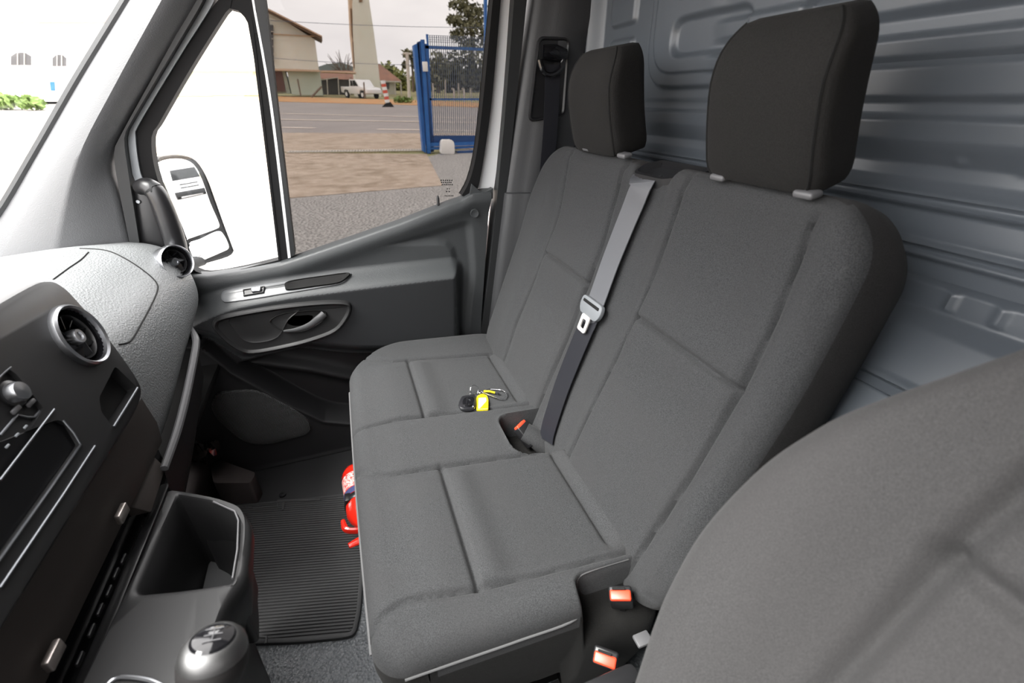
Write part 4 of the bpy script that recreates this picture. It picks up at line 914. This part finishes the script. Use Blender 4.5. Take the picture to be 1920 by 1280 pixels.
# ================================================================== OUTSIDE
mat('gravel', (.33, .315, .30), .9, .2, bump=('voronoi', 20, 1., .05), var=[(26, 1., (.10, .095, .092)), (60, .7, (.52, .50, .48))])
mat('concrete', (.36, .285, .225), .85, .2, var=[(.9, 1., (.22, .165, .12)), (4, .8, (.48, .40, .33)), (22, .5, (.25, .20, .155))])
mat('asphalt', (.265, .24, .228), .9, .2, var=[(.5, .6, (.19, .172, .165)), (40, .4, (.29, .27, .26))])
mat('road_paint', (.62, .54, .47), .8, .2, var=[(3, .6, (.46, .39, .34))])
mat('red_soil', (.42, .20, .085), .95, .1, var=[(1.1, .9, (.36, .31, .20)), (6, .5, (.52, .24, .10))])
mat('dry_grass', (.25, .235, .13), .95, .1, var=[(.7, .8, (.34, .27, .17)), (8, .6, (.15, .17, .07))])
mat('church_wall', (.66, .645, .57), .9, .2, var=[(.35, .6, (.56, .58, .49)), (3, .5, (.60, .56, .48))])
mat('church_green', (.52, .57, .48), .9, .2, var=[(.6, .6, (.42, .47, .39))])
mat('beam_tan', (.52, .38, .27), .9, .2)
mat('eave_wood', (.16, .115, .085), .8, .2)
mat('brown_louvre', (.20, .125, .075), .8, .2)
mat('roof_tile', (.26, .135, .095), .85, .2, var=[(1.2, .7, (.16, .10, .08))])
mat('dark_window', (.07, .068, .07), .4, .4)
mat('brick_dark', (.13, .075, .065), .9, .2)
mat('gate_blue', (.018, .10, .32), .45, .4, var=[(5, .5, (.03, .15, .40))])
mat('gate_blue_dark', (.014, .055, .17), .5, .4)
mat('wire', (.10, .12, .16), .6, .3)
mat('pale_post', (.50, .47, .43), .9, .2)
mat('bark', (.16, .125, .10), .95, .1)
mat('leaf_olive', (.23, .22, .14), .8, .2, var=[(.6, .9, (.12, .12, .075))])
mat('leaf_dark', (.16, .155, .105), .85, .2, var=[(.6, .9, (.07, .075, .055))])
mat('leaf_green', (.30, .31, .11), .8, .2, var=[(.6, .9, (.17, .19, .08))])
mat('leaf_bright', (.12, .19, .05), .7, .2, var=[(2, .7, (.20, .27, .09))])
mat('car_silver', (.62, .62, .62), .3, .5, coat=.5)
mat('car_glass', (.012, .013, .014), .5, .15)
mat('tyre', (.03, .03, .03), .85, .2)
mat('stripe_red', (.55, .10, .06), .7, .3)
mat('hill', (.17, .20, .20), 1., .1)
def gp(px, py, lift=0.): return PG(px, py)+np.array([0, 0, lift])
def slab(name, pts, th, m, label): return mk(name, prism(pts, (0, 0, -th)), m, kind='structure', label=label, smooth=False)
def G3(x, y, l=0.): return np.array([x, y, gz(y)+l])
slab('ground', [G3(-160, 1.2), G3(160, 1.2), G3(160, 200), G3(-160, 200)], .3, 'dry_grass', 'dry grassy land beyond the road')
slab('yard_rear', [(160, 1.2, gz(1.2)), (-160, 1.2, gz(1.2)), (-160, -160, gz(1.2)), (160, -160, gz(1.2))], .3, 'concrete', 'concrete yard around the van')
slab('gravel_strip', [G3(-60, 1.3, .01), G3(60, 1.3, .01), G3(60, 30, .01), G3(3.2, 14.2, .01), gp(800, 295, .01), gp(790, 352, .01), gp(553, 372, .01), G3(-60, 5.0, .01)], .02, 'gravel', 'grey gravel strip beside the van')
ap0, ap1, ap2 = gp(553, 372, .02), gp(790, 352, .02), gp(876, 352, .02)
slab('apron', [G3(-40, 7.2, .02), ap0, ap1, gp(830, 349, .02), gp(800, 290, .02), gp(545, 288, .02), G3(-40, 19.5, .02)], .03, 'concrete', 'brown stained concrete apron behind the gravel')
slab('apron_far', [G3(-40, 19.6, .022), gp(545, 285.5, .022), gp(800, 281, .022), G3(14, 12.9, .022), G3(14, 17.6, .022), gp(785, 251, .022), gp(540, 250, .022), G3(-40, 27, .022)], .03, 'concrete', 'concrete strip between drain and road')
slab('road', [G3(-60, 33, .015), gp(540, 251, .015), gp(785, 252, .015), G3(60, 8, .015), G3(60, 14, .015), gp(785, 198, .015), gp(520, 191, .015), G3(-60, 80, .015)], .03, 'asphalt', 'grey asphalt road beyond the apron')
slab('verge', [gp(400, 187, .05), gp(520, 191, .05), gp(785, 198, .05), gp(900, 202, .05), gp(905, 194, .05), gp(785, 189, .05), gp(520, 181.5, .05), gp(400, 176, .05)], .06, 'red_soil', 'red earth verge along the far side of the road')
def ln(a, b, w, name='road_line', lab=None):
    p, q = gp(*a), gp(*b); d = nrm(q-p); s = nrm(np.cross(d, [0, 0, 1.]))*w/2; u = np.array([0, 0, .022])
    return mk(name, prism([p-s+u, q-s+u, q+s+u, p+s+u], (0, 0, -.004)), 'road_paint', label=lab, kind='structure', smooth=False)
ln((500, 224), (905, 230.5), .75, 'lane_line', 'pale continuous line nearest the middle of the road')
ln((500, 212.6), (905, 222.5), .6, 'lane_line', 'pale continuous line on the far lane')
ln((527, 239.5), (590, 240.8), .5, 'lane_line', 'short pale dash on the near edge left of the reflection')
ln((708, 243), (900, 246), .5, 'lane_line', 'long pale edge line on the near side of the road')
# drain grating across the gate
dg = thing('drain_grating', gp(670, 285), 'pale slotted drain grating across the concrete apron', 'grating')
a_, b_ = gp(540, 287.2, .03), gp(800, 283.4, .03); d_ = nrm(b_-a_); s_ = nrm(np.cross([0, 0, 1.], d_)); Ld = np.linalg.norm(b_-a_)
for sg in (-1, 1): mk('rail', prism([a_+s_*sg*.17-s_*.02, b_+s_*sg*.17-s_*.02, b_+s_*sg*.17+s_*.02, a_+s_*sg*.17+s_*.02], (0, 0, .02)), 'pale_post', dg, smooth=False)
b0_ = mk('bar', prism([a_-s_*.16, a_-s_*.16+d_*.035, a_+s_*.16+d_*.035, a_+s_*.16], (0, 0, .015)), 'pale_post', dg, smooth=False)
for k in range(1, int(Ld/.08)): dup(b0_, d_*k*.08, dg)
# ------------------------------------------------------------------ blue sliding gate
gt = thing('sliding_gate', gp(800, 288), 'blue steel sliding gate with wire mesh panel', 'gate')
YG = gp(806, 288)[1]; 
def pg(px, py, y=None): return PY(px, py, YG if y is None else y)
def bar(name, a, b, w, m, par, d=None): return mk(name, tube([a, b], w, 4), m, par, smooth=False)
def post(name, pts, dep, m, par): return mk(name, prism(pts, (0, dep, 0)), m, par, smooth=False)
post('guide_post', [pg(776, 84), pg(785, 80), pg(799, 287), pg(794, 284)], .30, 'gate_blue', gt)
post('guide_plate', [pg(782, 79), pg(796, 74), pg(814, 284), pg(800, 287)], .05, 'gate_blue_dark', gt)
post('front_post', [pg(789, 74, YG-.1), pg(795, 74, YG-.1), pg(808, 287, YG-.1), pg(802, 288, YG-.1)], .08, 'gate_blue', gt)
post('frame_post', [pg(797, 82), pg(804, 82), pg(814, 284), pg(803, 284)], .10, 'gate_blue', gt)
post('mesh_upright', [pg(799, 64), pg(803, 64), pg(804, 84), pg(801, 84)], .06, 'gate_blue', gt)
post('top_rail', [pg(797, 85), pg(915, 90), pg(915, 95.5), pg(797, 91)], .08, 'gate_blue', gt)
post('middle_rail', [pg(806, 184), pg(905, 184), pg(905, 188), pg(806, 188)], .08, 'gate_blue', gt)
post('bottom_beam', [pg(811, 254), pg(900, 254), pg(898, 272), pg(812, 272)], .15, 'gate_blue_dark', gt)
post('bottom_rail', [pg(803, 268, YG-.08), pg(898, 266, YG-.08), pg(898, 272, YG-.08), pg(803, 275, YG-.08)], .10, 'gate_blue', gt)
post('bottom_rail', [pg(804, 276, YG-.06), pg(898, 273, YG-.06), pg(898, 277, YG-.06), pg(804, 281, YG-.06)], .10, 'gate_blue', gt)
post('end_post', [pg(908, -40, YG+.3), pg(914, -40, YG+.3), pg(913, 120, YG+.3), pg(910, 120, YG+.3)], .1, 'gate_blue', gt)
w0 = mk('mesh_wire', tube([pg(806, 66), pg(814, 256)], .011, 4), 'wire', gt, smooth=False)
stepx = (pg(900, 160)-pg(808, 160))/24
for k in range(1, 27): dup(w0, stepx*k, gt)
for k, py in enumerate((66, 70, 74, 78)): mk('cross_wire', tube([pg(802, py), pg(912, py+4)], .005, 4), 'wire', gt, smooth=False)
for k, py in enumerate(np.linspace(98, 180, 9)): mk('cross_wire', tube([pg(806, py), pg(908, py+2)], .004, 4), 'wire', gt, smooth=False)
bx = PY(797, 125, YG-.16); mk('control_box', rbox(bx, (.13, .07, .22), .01), 'white_plastic', gt, label='small white box on the gate post')
gm_ = thing('gate_motor', gp(838, 290), 'white rounded gate motor on a blue plinth', 'motor')
mo2 = [pg(828, 266, YG-.35), pg(831, 262, YG-.35), pg(848, 262, YG-.35), pg(852, 268, YG-.35), pg(853, 289, YG-.35), pg(827, 289, YG-.35)]
mk('motor_cover', prism(fillet(mo2, .06, 4), (0, .25, 0), .03), 'white_plastic', gm_)
mk('plinth', prism([pg(826, 290, YG-.38), pg(858, 290, YG-.38), pg(858, 312, YG-.38), pg(830, 300, YG-.38)], (0, .5, 0)), 'gate_blue_dark', gm_, smooth=False)
mk('kerb_wall', prism([pg(858, 284, YG-.2), pg(900, 282, YG-.2), pg(894, 312, YG-.2), pg(858, 312, YG-.2)], (0, .3, 0)), 'gate_blue_dark', smooth=False, label='low dark blue wall under the gate', cat='wall')
# ------------------------------------------------------------------ church hall and tower
ch = thing('church_hall', PY(560, 182, 60), 'cream church hall with sloping gable roof left of the tower', 'building')
YC = 60.
def pY(px, py, y=YC): return PY(px, py, y)
gl_ = [pY(606, 180), pY(598, 133), pY(590, 76), pY(497, 18), pY(400, -44), pY(300, 30), pY(300, 180)]
mk('upper_wall', prism([pY(598, 133), pY(590, 74), pY(497, 16), pY(400, -44), pY(300, 26), pY(290, 133)], (0, 3, 0)), 'church_wall', ch, smooth=False)
mk('lower_wall', prism([pY(606, 179, 60.6), pY(599, 133, 60.6), pY(538, 131, 60.6), pY(547, 177, 60.6)], (0, 2.4, 0)), 'church_green', ch, smooth=False)
mk('side_wall', prism([pY(545, 175, 60.9), pY(534, 131, 60.9), pY(290, 131, 60.9), pY(290, 175, 60.9)], (0, 2, 0)), 'church_green', ch, smooth=False)
mk('brick_panel', prism([pY(536, 172, 60.5), pY(528, 133, 60.5), pY(505, 133, 60.5), pY(510, 170, 60.5)], (0, .3, 0)), 'brick_dark', ch, smooth=False)
mk('string_course', prism([pY(600, 134.5, 59.8), pY(600, 131, 59.8), pY(480, 127, 59.8), pY(480, 131, 59.8)], (0, .5, 0)), 'beam_tan', ch, smooth=False)
mk('ledge', prism([pY(590, 68.5, 59.8), pY(590, 67, 59.8), pY(505, 62, 59.8), pY(505, 63.5, 59.8)], (0, .3, 0)), 'beam_tan', ch, smooth=False)
rf = mk('roof', prism([pY(604, 68, 59.0), pY(602, 73, 59.0), pY(497, 19, 59.0), pY(400, -40, 59.0), pY(400, -46, 59.0), pY(497, 13, 59.0)], (0, 4.4, 0)), 'eave_wood', ch, smooth=False)
mk('bargeboard', prism([pY(604, 67, 58.8), pY(604, 69.5, 58.8), pY(497, 15.5, 58.8), pY(400, -43, 58.8), pY(400, -47, 58.8), pY(497, 12.5, 58.8)], (0, .2, 0)), 'beam_tan', rf, smooth=False)
mk('window', prism([pY(497, 44, 59.8), pY(512, 47, 59.8), pY(513, 116, 59.8), pY(503, 114, 59.8)], (0, .3, 0)), 'dark_window', ch, smooth=False)
for py in (58, 72, 86, 100): mk('glazing_bar', prism([pY(497, py, 59.7), pY(513, py+.5, 59.7), pY(513, py+1.6, 59.7), pY(497, py+1.1, 59.7)], (0, .1, 0)), 'pale_post', ch, smooth=False)
tw = thing('church_tower', PY(690, 187, 61), 'tall tapering cream bell tower with brown slots', 'tower')
mk('tower_body', prism([pY(668, 187, 61), pY(666, 130, 61), pY(662, 60, 61), pY(660, -60, 61), pY(684, -60, 61), pY(692, 0, 61), pY(701, 60, 61), pY(710, 130, 61), pY(716, 188, 61)], (0, 4.5, 0)), 'church_wall', tw, smooth=False)
mk('tower_flank', prism([pY(665.5, 132, 61.6), pY(658, 60, 61.6), pY(652, -60, 61.6), pY(660, -60, 61.6), pY(662.5, 60, 61.6), pY(667, 132, 61.6)], (0, 3.5, 0)), 'beam_tan', tw, smooth=False)
for (a, b) in ((16, 70), (78, 128)): mk('louvre_slot', prism([pY(655.5+a*.065, a, 61.4), pY(658+a*.06, a, 61.4), pY(657.6+b*.06, b, 61.4), pY(655.6+b*.06, b, 61.4)], (0, .3, 0)), 'brown_louvre', tw, smooth=False)
mk('belfry_opening', prism([pY(673, -3, 60.9), pY(679, -3, 60.9), pY(679, 4, 60.9), pY(673, 4, 60.9)], (0, .3, 0)), 'brown_louvre', tw, smooth=False)
mk('link_canopy', prism([pY(601, 132.5, 57), pY(668, 134.5, 57), pY(668, 137.5, 57), pY(601, 134.5, 57)], (0, 2, 0)), 'beam_tan', label='thin tan canopy between hall and tower', cat='canopy', smooth=False)
sh = thing('shed', PY(635, 180, 68), 'low dark shed with red tiled roof between hall and tower', 'shed')
mk('shed_wall', prism([pY(603, 180, 68), pY(660, 183, 68), pY(660, 146, 68), pY(603, 146, 68)], (0, 4, 0)), 'dark_window', sh, smooth=False)
mk('shed_roof', prism([pY(596, 147, 67.5), pY(604, 134, 71), pY(664, 135, 71), pY(670, 150, 67.5)], (0, .4, .15)), 'roof_tile', sh, smooth=False)
mk('awning', prism([pY(602, 148.5, 66.8), pY(634, 144.5, 66.8), pY(634, 146, 66.8), pY(602, 150, 66.8)], (0, 1, 0)), 'pale_post', sh, smooth=False)
for px in (613, 634, 655): mk('shed_post', tube([pY(px, 147, 66.8), pY(px+2, 180, 66.8)], .06, 6), 'pale_post', sh)
hs = thing('house', PY(735, 187, 70), 'small house with brown hipped roof right of the tower', 'house')
mk('house_wall', prism([pY(705, 188, 70), pY(744, 188, 70), pY(741, 151, 70), pY(705, 151, 70)], (0, 5, 0)), 'church_wall', hs, smooth=False)
mk('house_roof', prism([pY(705, 152, 69.4), pY(752, 153, 69.4), pY(712, 122, 73), pY(695, 122, 73)], (0, .5, .2)), 'roof_tile', hs, smooth=False)
mk('fascia', prism([pY(705, 151, 69.2), pY(752.5, 152, 69.2), pY(752.5, 154.5, 69.2), pY(705, 153, 69.2)], (0, .2, 0)), 'pale_post', hs, smooth=False)
mk('window', prism([pY(722, 155, 69.8), pY(730, 155, 69.8), pY(730, 167, 69.8), pY(722, 167, 69.8)], (0, .1, 0)), 'dark_window', hs, smooth=False)
for px in (740, 751): mk('porch_post', tube([pY(px, 153, 69.5), pY(px+2, 187, 69.5)], .10, 6), 'pale_post', hs)
# ------------------------------------------------------------------ pickup
pk_ = thing('pickup_truck', gp(686, 185), 'silver double cab pickup parked in front of the tower', 'pickup')
PA, PB = gp(655, 183), gp(717, 187); pd = nrm(PB-PA); ps = nrm(np.cross([0, 0, 1.], pd)); Lp = 5.2
def pk3(u, w, h): return PA+pd*u+ps*w+np.array([0, 0, h])
prof = [(0, .55), (.05, 1.05), (1.75, 1.05), (1.85, 1.08), (2.0, 1.70), (3.2, 1.72), (3.85, 1.12), (4.9, 1.0), (5.15, .85), (5.2, .5), (4.75, .45), (4.6, .72), (4.2, .80), (3.8, .72), (3.65, .42), (1.6, .42), (1.45, .72), (1.05, .80), (.65, .72), (.5, .45)]
mk('body', prism([pk3(u, -.85, h) for u, h in prof], ps*1.7, .04), 'car_silver', pk_)
mk('side_window', prism([pk3(u, -.87, h) for u, h in [(2.1, 1.12), (2.2, 1.62), (2.6, 1.63), (2.62, 1.13)]], ps*.03), 'car_glass', pk_, smooth=False)
mk('side_window', prism([pk3(u, -.87, h) for u, h in [(2.70, 1.13), (2.68, 1.63), (3.15, 1.63), (3.62, 1.15)]], ps*.03), 'car_glass', pk_, smooth=False)
mk('bed_opening', prism([pk3(u, w, 1.07) for u, w in [(.12, -.75), (1.75, -.75), (1.75, .75), (.12, .75)]], (0, 0, .01)), 'car_glass', pk_, smooth=False)
for u in (1.05, 4.2):
    for w in (-.86, .66):
        c = pk3(u, w, .37); wh = mk('wheel', lathe(c, ps, [(.0001, 0), (.2, 0), (.36, .01), (.37, .05), (.37, .18), (.3, .2)], 20), 'tyre', pk_)
        if w < 0: mk('rim', lathe(c-ps*.005, ps, [(.0001, 0), (.20, .0), (.22, .02)], 16), 'car_silver', wh)
# striped bollard, poles, fence posts
sbp = gp(728, 201); bo = thing('striped_post', sbp, 'red and white striped road post leaning beside the road', 'post')
mk('foot', prism([sbp+(-.45, 0, 0), sbp+(.45, 0, 0), sbp+(.2, 0, .35), sbp+(-.1, 0, .3)], (0, .4, 0)), 'ext_black', bo, smooth=False)
t0_, t1_ = sbp+(0, .1, .3), sbp+(-.16, .1, 1.72)
for k in range(7): mk('band', tube([t0_+(t1_-t0_)*k/7, t0_+(t1_-t0_)*(k+1)/7], .17, 8), 'stripe_red' if k % 2 else 'white_plastic', bo, smooth=False)
def pole(px0, py0, px1, py1, y, r, label, name='utility_pole', arm=False):
    t = thing(name, pY(px1, py1, y), label, 'pole'); mk('shaft', tube([pY(px1, py1, y), pY(px0, py0, y)], r, 8), 'pale_post', t)
    if arm: mk('crossarm', tube([pY(px0-8, py0+2, y), pY(px0+8, py0+3, y)], r*.6, 6), 'pale_post', t)
pole(763, 98, 768, 188, 52, .16, 'pale concrete utility pole left of the blue gate', arm=True)
for k, (px, a, b) in enumerate([(811, 156, 192), (834, 150, 194), (860, 156, 193), (883, 165, 195)]):
    lab = ['pale fence post nearest the gate end', 'tall pale slim post seen through the gate mesh', 'pale straight fence post in the middle of the mesh', 'pale fence post nearest the rear window frame'][k]
    pole(px, a, px+1, b, 46, .07, lab, 'fence_post')
for k, (px, b) in enumerate([(851, 192), (870, 194)]):
    p = [pY(px+1, b, 46), pY(px, 174, 46), pY(px-1, 169, 46), pY(px-3, 165, 46)]
    t = thing('fence_post', p[0], ['hooked pale fence post left of the straight one', 'hooked pale fence post right of the straight one'][k], 'post'); mk('shaft', tube(cat(p, 4), .10, 6), 'pale_post', t)
for k, (a, b, lab) in enumerate([((558, 148), (564, 180), 'slim dark stake before the hall wall'), ((682, 154), (684, 184), 'slim dark stake in front of the pickup')]):
    t = thing('stake', pY(*b, 50), lab, 'stake'); mk('shaft', tube([pY(*b, 50), pY(*a, 50)], .07, 6), 'bark', t)
t = thing('prop_timber', pY(585, 182, 52), 'leaning dark timber prop beside the hall corner', 'timber'); mk('shaft', tube([pY(584, 182, 52), pY(603, 162, 52)], .10, 6), 'bark', t)
# overhead wires
for k, (a, b, lab) in enumerate([((500, 108), (800, 122), 'lowest overhead wire crossing the hall'), ((500, 38), (910, 52), 'upper overhead wire crossing the sky')]):
    p = [pY(a[0]+(b[0]-a[0])*t_, a[1]+(b[1]-a[1])*t_+3*math.sin(math.pi*t_), 44) for t_ in np.linspace(0, 1, 14)]
    mk('overhead_wire', tube(p, .016, 4), 'wire', label=lab, cat='wire')
# ------------------------------------------------------------------ trees
def foliage(c, rad, n, size, seed, core=.75):
    rg = np.random.RandomState(seed); V, F = [], []
    for k in range(n):
        d = rg.randn(3); d /= np.linalg.norm(d); r_ = core+(1.05-core)*rg.rand(); p = np.array(c)+d*np.array(rad)*r_*(.75+.35*rg.rand())
        a = rg.randn(3); a = nrm(a); b = nrm(np.cross(a, rg.randn(3))); s = size*(.6+.8*rg.rand()); n0 = np.cross(a, b)*s*.25; i = len(V)
        V += [p-a*s, p+b*s*.55+n0, p+a*s, p-b*s*.55+n0]; F.append([i, i+1, i+2, i+3])
    return np.array(V), F
def tree(name, label, base, clumps, m, trunk=None, size=.35, dens=220, group=None, seed=1, catg='tree'):
    t = thing(name, base, label, catg, group); gs = [foliage(c, r, int(dens*n), size, seed+i*7, .35) for i, (c, r, n) in enumerate(clumps)]
    mk('foliage', join(*gs), m, t, kind='stuff', smooth=False)
    if trunk is not None: mk('trunk', tube(cat(trunk[0], 4), trunk[1], 8), 'bark', t)
def cl(px, py, y, w, h, n=1.): 
    p = pY(px, py, y); k = y/840*1.06; return (p, (w*k, w*k*.9, h*k), n)
YE = 104
tree('eucalyptus', 'tall loose eucalyptus rising behind the blue gate', pY(885, 190, YE),
     [cl(862, 8, YE, 18, 9, .7), cl(885, 22, YE, 22, 12, 1), cl(852, 38, YE, 14, 7, .6), cl(878, 48, YE, 24, 14, 1), cl(905, 50, YE, 16, 30, 1), cl(858, 66, YE, 15, 9, .6), cl(880, 82, YE, 20, 14, .9), cl(846, 37, YE, 8, 4, .25), cl(870, -20, YE, 26, 14, 1)], 'leaf_olive',
     ([pY(888, 190, YE), pY(886, 100, YE), pY(880, 30, YE), pY(872, -20, YE)], [.45, .35, .25, .12]), .42, 260, seed=3)
for k, (px, py, w, h, m, lab) in enumerate([(822, 132, 16, 26, 'leaf_olive', 'olive bushy tree just behind the gate post'), (848, 138, 22, 30, 'leaf_dark', 'dark dense tree behind the middle of the gate'), (876, 130, 22, 36, 'leaf_dark', 'dark dense tree under the eucalyptus'), (903, 140, 18, 36, 'leaf_olive', 'olive tree behind the end of the gate'), (785, 160, 22, 18, 'leaf_green', 'light green tree right of the utility pole'), (748, 152, 16, 16, 'leaf_green', 'light green bushy tree behind the house'), (726, 134, 14, 12, 'leaf_green', 'rounded yellow green tree above the house roof')]):
    y = (78, 81, 84, 87, 90, 93, 104)[k]; tree('leafy_tree', lab, pY(px, 186, y), [cl(px, py, y, w, h, 1.6), cl(px+w*.4, py+h*.45, y, w*.7, h*.5, .8), cl(px-w*.4, py+h*.5, y, w*.7, h*.5, .8)], m, ([pY(px, 186, y), pY(px, py, y)], [.3, .15]), .40, 260, 'trees beyond the road', seed=20+k*5)
tree('tree', 'tall thin tree with sparse crown beside the utility pole', pY(775, 186, 84), [cl(766, 102, 84, 9, 7, .35), cl(778, 118, 84, 10, 10, .4), cl(760, 122, 84, 6, 5, .2)], 'leaf_olive', ([pY(775, 186, 84), pY(774, 140, 84), pY(770, 104, 84)], [.25, .18, .08]), .4, 240, seed=71)
bt = thing('bare_tree', pY(645, 150, 75), 'leafless brown tree between hall and tower', 'tree'); rg = np.random.RandomState(5); bz_ = []
b0p = pY(647, 150, 75)
for k in range(34):
    a = rg.uniform(-1.1, 1.1); L_ = rg.uniform(1.6, 4.2); p1 = b0p+(math.sin(a)*L_*.8, rg.uniform(-.8, .8), math.cos(a)*L_*.75+.4); bz_.append(tube(cat([b0p+(rg.uniform(-1, 1), 0, 0), (b0p+p1)/2+(rg.uniform(-.3, .3), 0, .2), p1], 3), [.07, .05, .02], 5))
mk('branch', join(*bz_), 'bark', bt, kind='stuff')
mk('verge_bush', foliage(gp(757, 194)+(0, 0, .25), (1.0, .6, .35), 160, .16, 91, .2), 'leaf_bright', label='low bright green weeds on the verge', cat='bush', smooth=False)
hv = [pY(300, 170, 180), pY(520, 150, 180), pY(612, 120, 180), pY(640, 117, 180), pY(668, 127, 180), pY(712, 120, 180), pY(770, 150, 180), pY(905, 165, 180), pY(1000, 168, 180), pY(1000, 195, 180), pY(300, 195, 180)]
mk('hills', prism(hv, (0, 6, 0)), 'hill', kind='structure', label='hazy blue hills on the horizon', smooth=False)
# ------------------------------------------------------------------ beyond the windscreen: pale hall with arched windows
mat('render_white', (.80, .78, .76), .9, .2)
wb_ = thing('pale_building', PG(60, 192), 'long pale building with arched windows beyond the windscreen', 'building'); YB = PG(60, 196)[1]
mk('wall', prism([PY(-500, 190, YB), PY(230, 190, YB), PY(226, 40, YB), PY(-500, 40, YB)], (0, 6, 0)), 'render_white', wb_, smooth=False)
mk('roof', prism([PY(-500, 42, YB-.4), PY(228, 42, YB-.4), PY(220, 30, YB+3), PY(-500, 20, YB+3)], (0, .3, .1)), 'roof_tile', wb_, smooth=False)
def arch(px, py, w, h):
    o = [(px-w, py+h), (px+w, py+h), (px+w, py-h*.4), (px+w*.5, py-h*.9), (px, py-h), (px-w*.5, py-h*.9), (px-w, py-h*.4)]
    wdw = mk('arched_window', prism([PY(a, b, YB-.05) for a, b in o], (0, .1, 0)), 'dark_window', wb_, smooth=False)
    for k in (-.33, .33): mk('glazing_bar', prism([PY(px+w*k-.6, py-h*.8, YB-.1), PY(px+w*k+.6, py-h*.8, YB-.1), PY(px+w*k+.6, py+h, YB-.1), PY(px+w*k-.6, py+h, YB-.1)], (0, .05, 0)), 'pale_post', wdw, smooth=False)
arch(39, 110, 19, 12); arch(111, 113, 13, 11); arch(-60, 106, 19, 12)
mk('blue_door', prism([PY(93, 153, YB-.06), PY(102, 153, YB-.06), PY(103, 170, YB-.06), PY(95, 170, YB-.06)], (0, .1, 0)), 'gate_blue', wb_, smooth=False)
for k, (px, py, w) in enumerate([(0, 196, 1.7), (30, 199, 1.3), (62, 202, .8), (104, 203, .6)]):
    mk('hedge_plant', foliage(PG(px, py)+(0, -2.6, .35), (w, .8, .35), 260, .22, 120+k, .2), 'leaf_bright', smooth=False, cat='bush', group='green bushes beyond the windscreen',
       label=['large green bush at the left edge of the windscreen', 'green bush second from the left beyond the windscreen', 'small green bush third along beyond the windscreen', 'smallest green bush beside the windscreen pillar'][k])
# ------------------------------------------------------------------ behind the van, seen in the mirror
tc_ = M0+dref*36.+np.array([0, .4, 0]); tc_ = np.array([tc_[0], tc_[1], gz(1.2)])
tk = thing('white_truck', tc_, 'white truck front seen in the door mirror', 'truck')
def tk3(w, h, d=0.): return tc_+np.array([d, w, h])
mk('cab', prism([tk3(-.95, .45), tk3(.95, .45), tk3(.98, 1.25), tk3(.85, 2.1), tk3(-.85, 2.1), tk3(-.98, 1.25)], (2.2, 0, 0), .06), 'white_paint', tk)
mk('windscreen', prism([tk3(-.82, 1.30, -.02), tk3(.82, 1.30, -.02), tk3(.72, 1.95, -.02), tk3(-.72, 1.95, -.02)], (.05, 0, 0)), 'car_glass', tk, smooth=False)
for h in (.78, .98): mk('grille_bar', prism([tk3(-.55, h, -.03), tk3(.55, h, -.03), tk3(.55, h+.09, -.03), tk3(-.55, h+.09, -.03)], (.04, 0, 0)), 'car_glass', tk, smooth=False)
mk('bumper', prism([tk3(-.98, .30, -.12), tk3(.98, .30, -.12), tk3(.98, .62, -.12), tk3(-.98, .62, -.12)], (.3, 0, 0), .03), 'ext_black', tk)
for w in (-.80, .80): mk('headlight', prism([tk3(w-.14, .78, -.04), tk3(w+.14, .78, -.04), tk3(w+.14, 1.02, -.04), tk3(w-.14, 1.02, -.04)], (.05, 0, 0)), 'satin_chrome', tk, smooth=False)
for w in (-.8, .8): mk('wheel', lathe(tk3(w-.12, .36, .6), (0, 1, 0), [(.0001, 0), (.36, 0), (.36, .24), (.0001, .24)], 18), 'tyre', tk)
yp = tc_+np.array([-1., -1.7, 0]); mk('yellow_bollard', tube([yp, yp+(0, 0, 1.3)], .14, 10), 'tag_yellow', label='yellow post beside the truck in the mirror', cat='post')
# the van's own outer skin on the passenger side (also seen in the mirror)
bo_ = thing('van_body', (1.6, 1.56, gz(1.2)), 'white outer side of the van behind the passenger door', 'van')
mk('side_panel', rbox((3.0, 1.58, -.45), (4.5, .04, 1.9), .01), 'white_paint', bo_)
mk('door_skin', prism([(-.62, 1.51, -1.45), (.46, 1.51, -1.45), (.46, 1.51, -.30), (.38, 1.51, -.30), (-.2, 1.51, -.45), (-.62, 1.51, -.47)], (0, .02, 0)), 'white_paint', bo_, smooth=False)
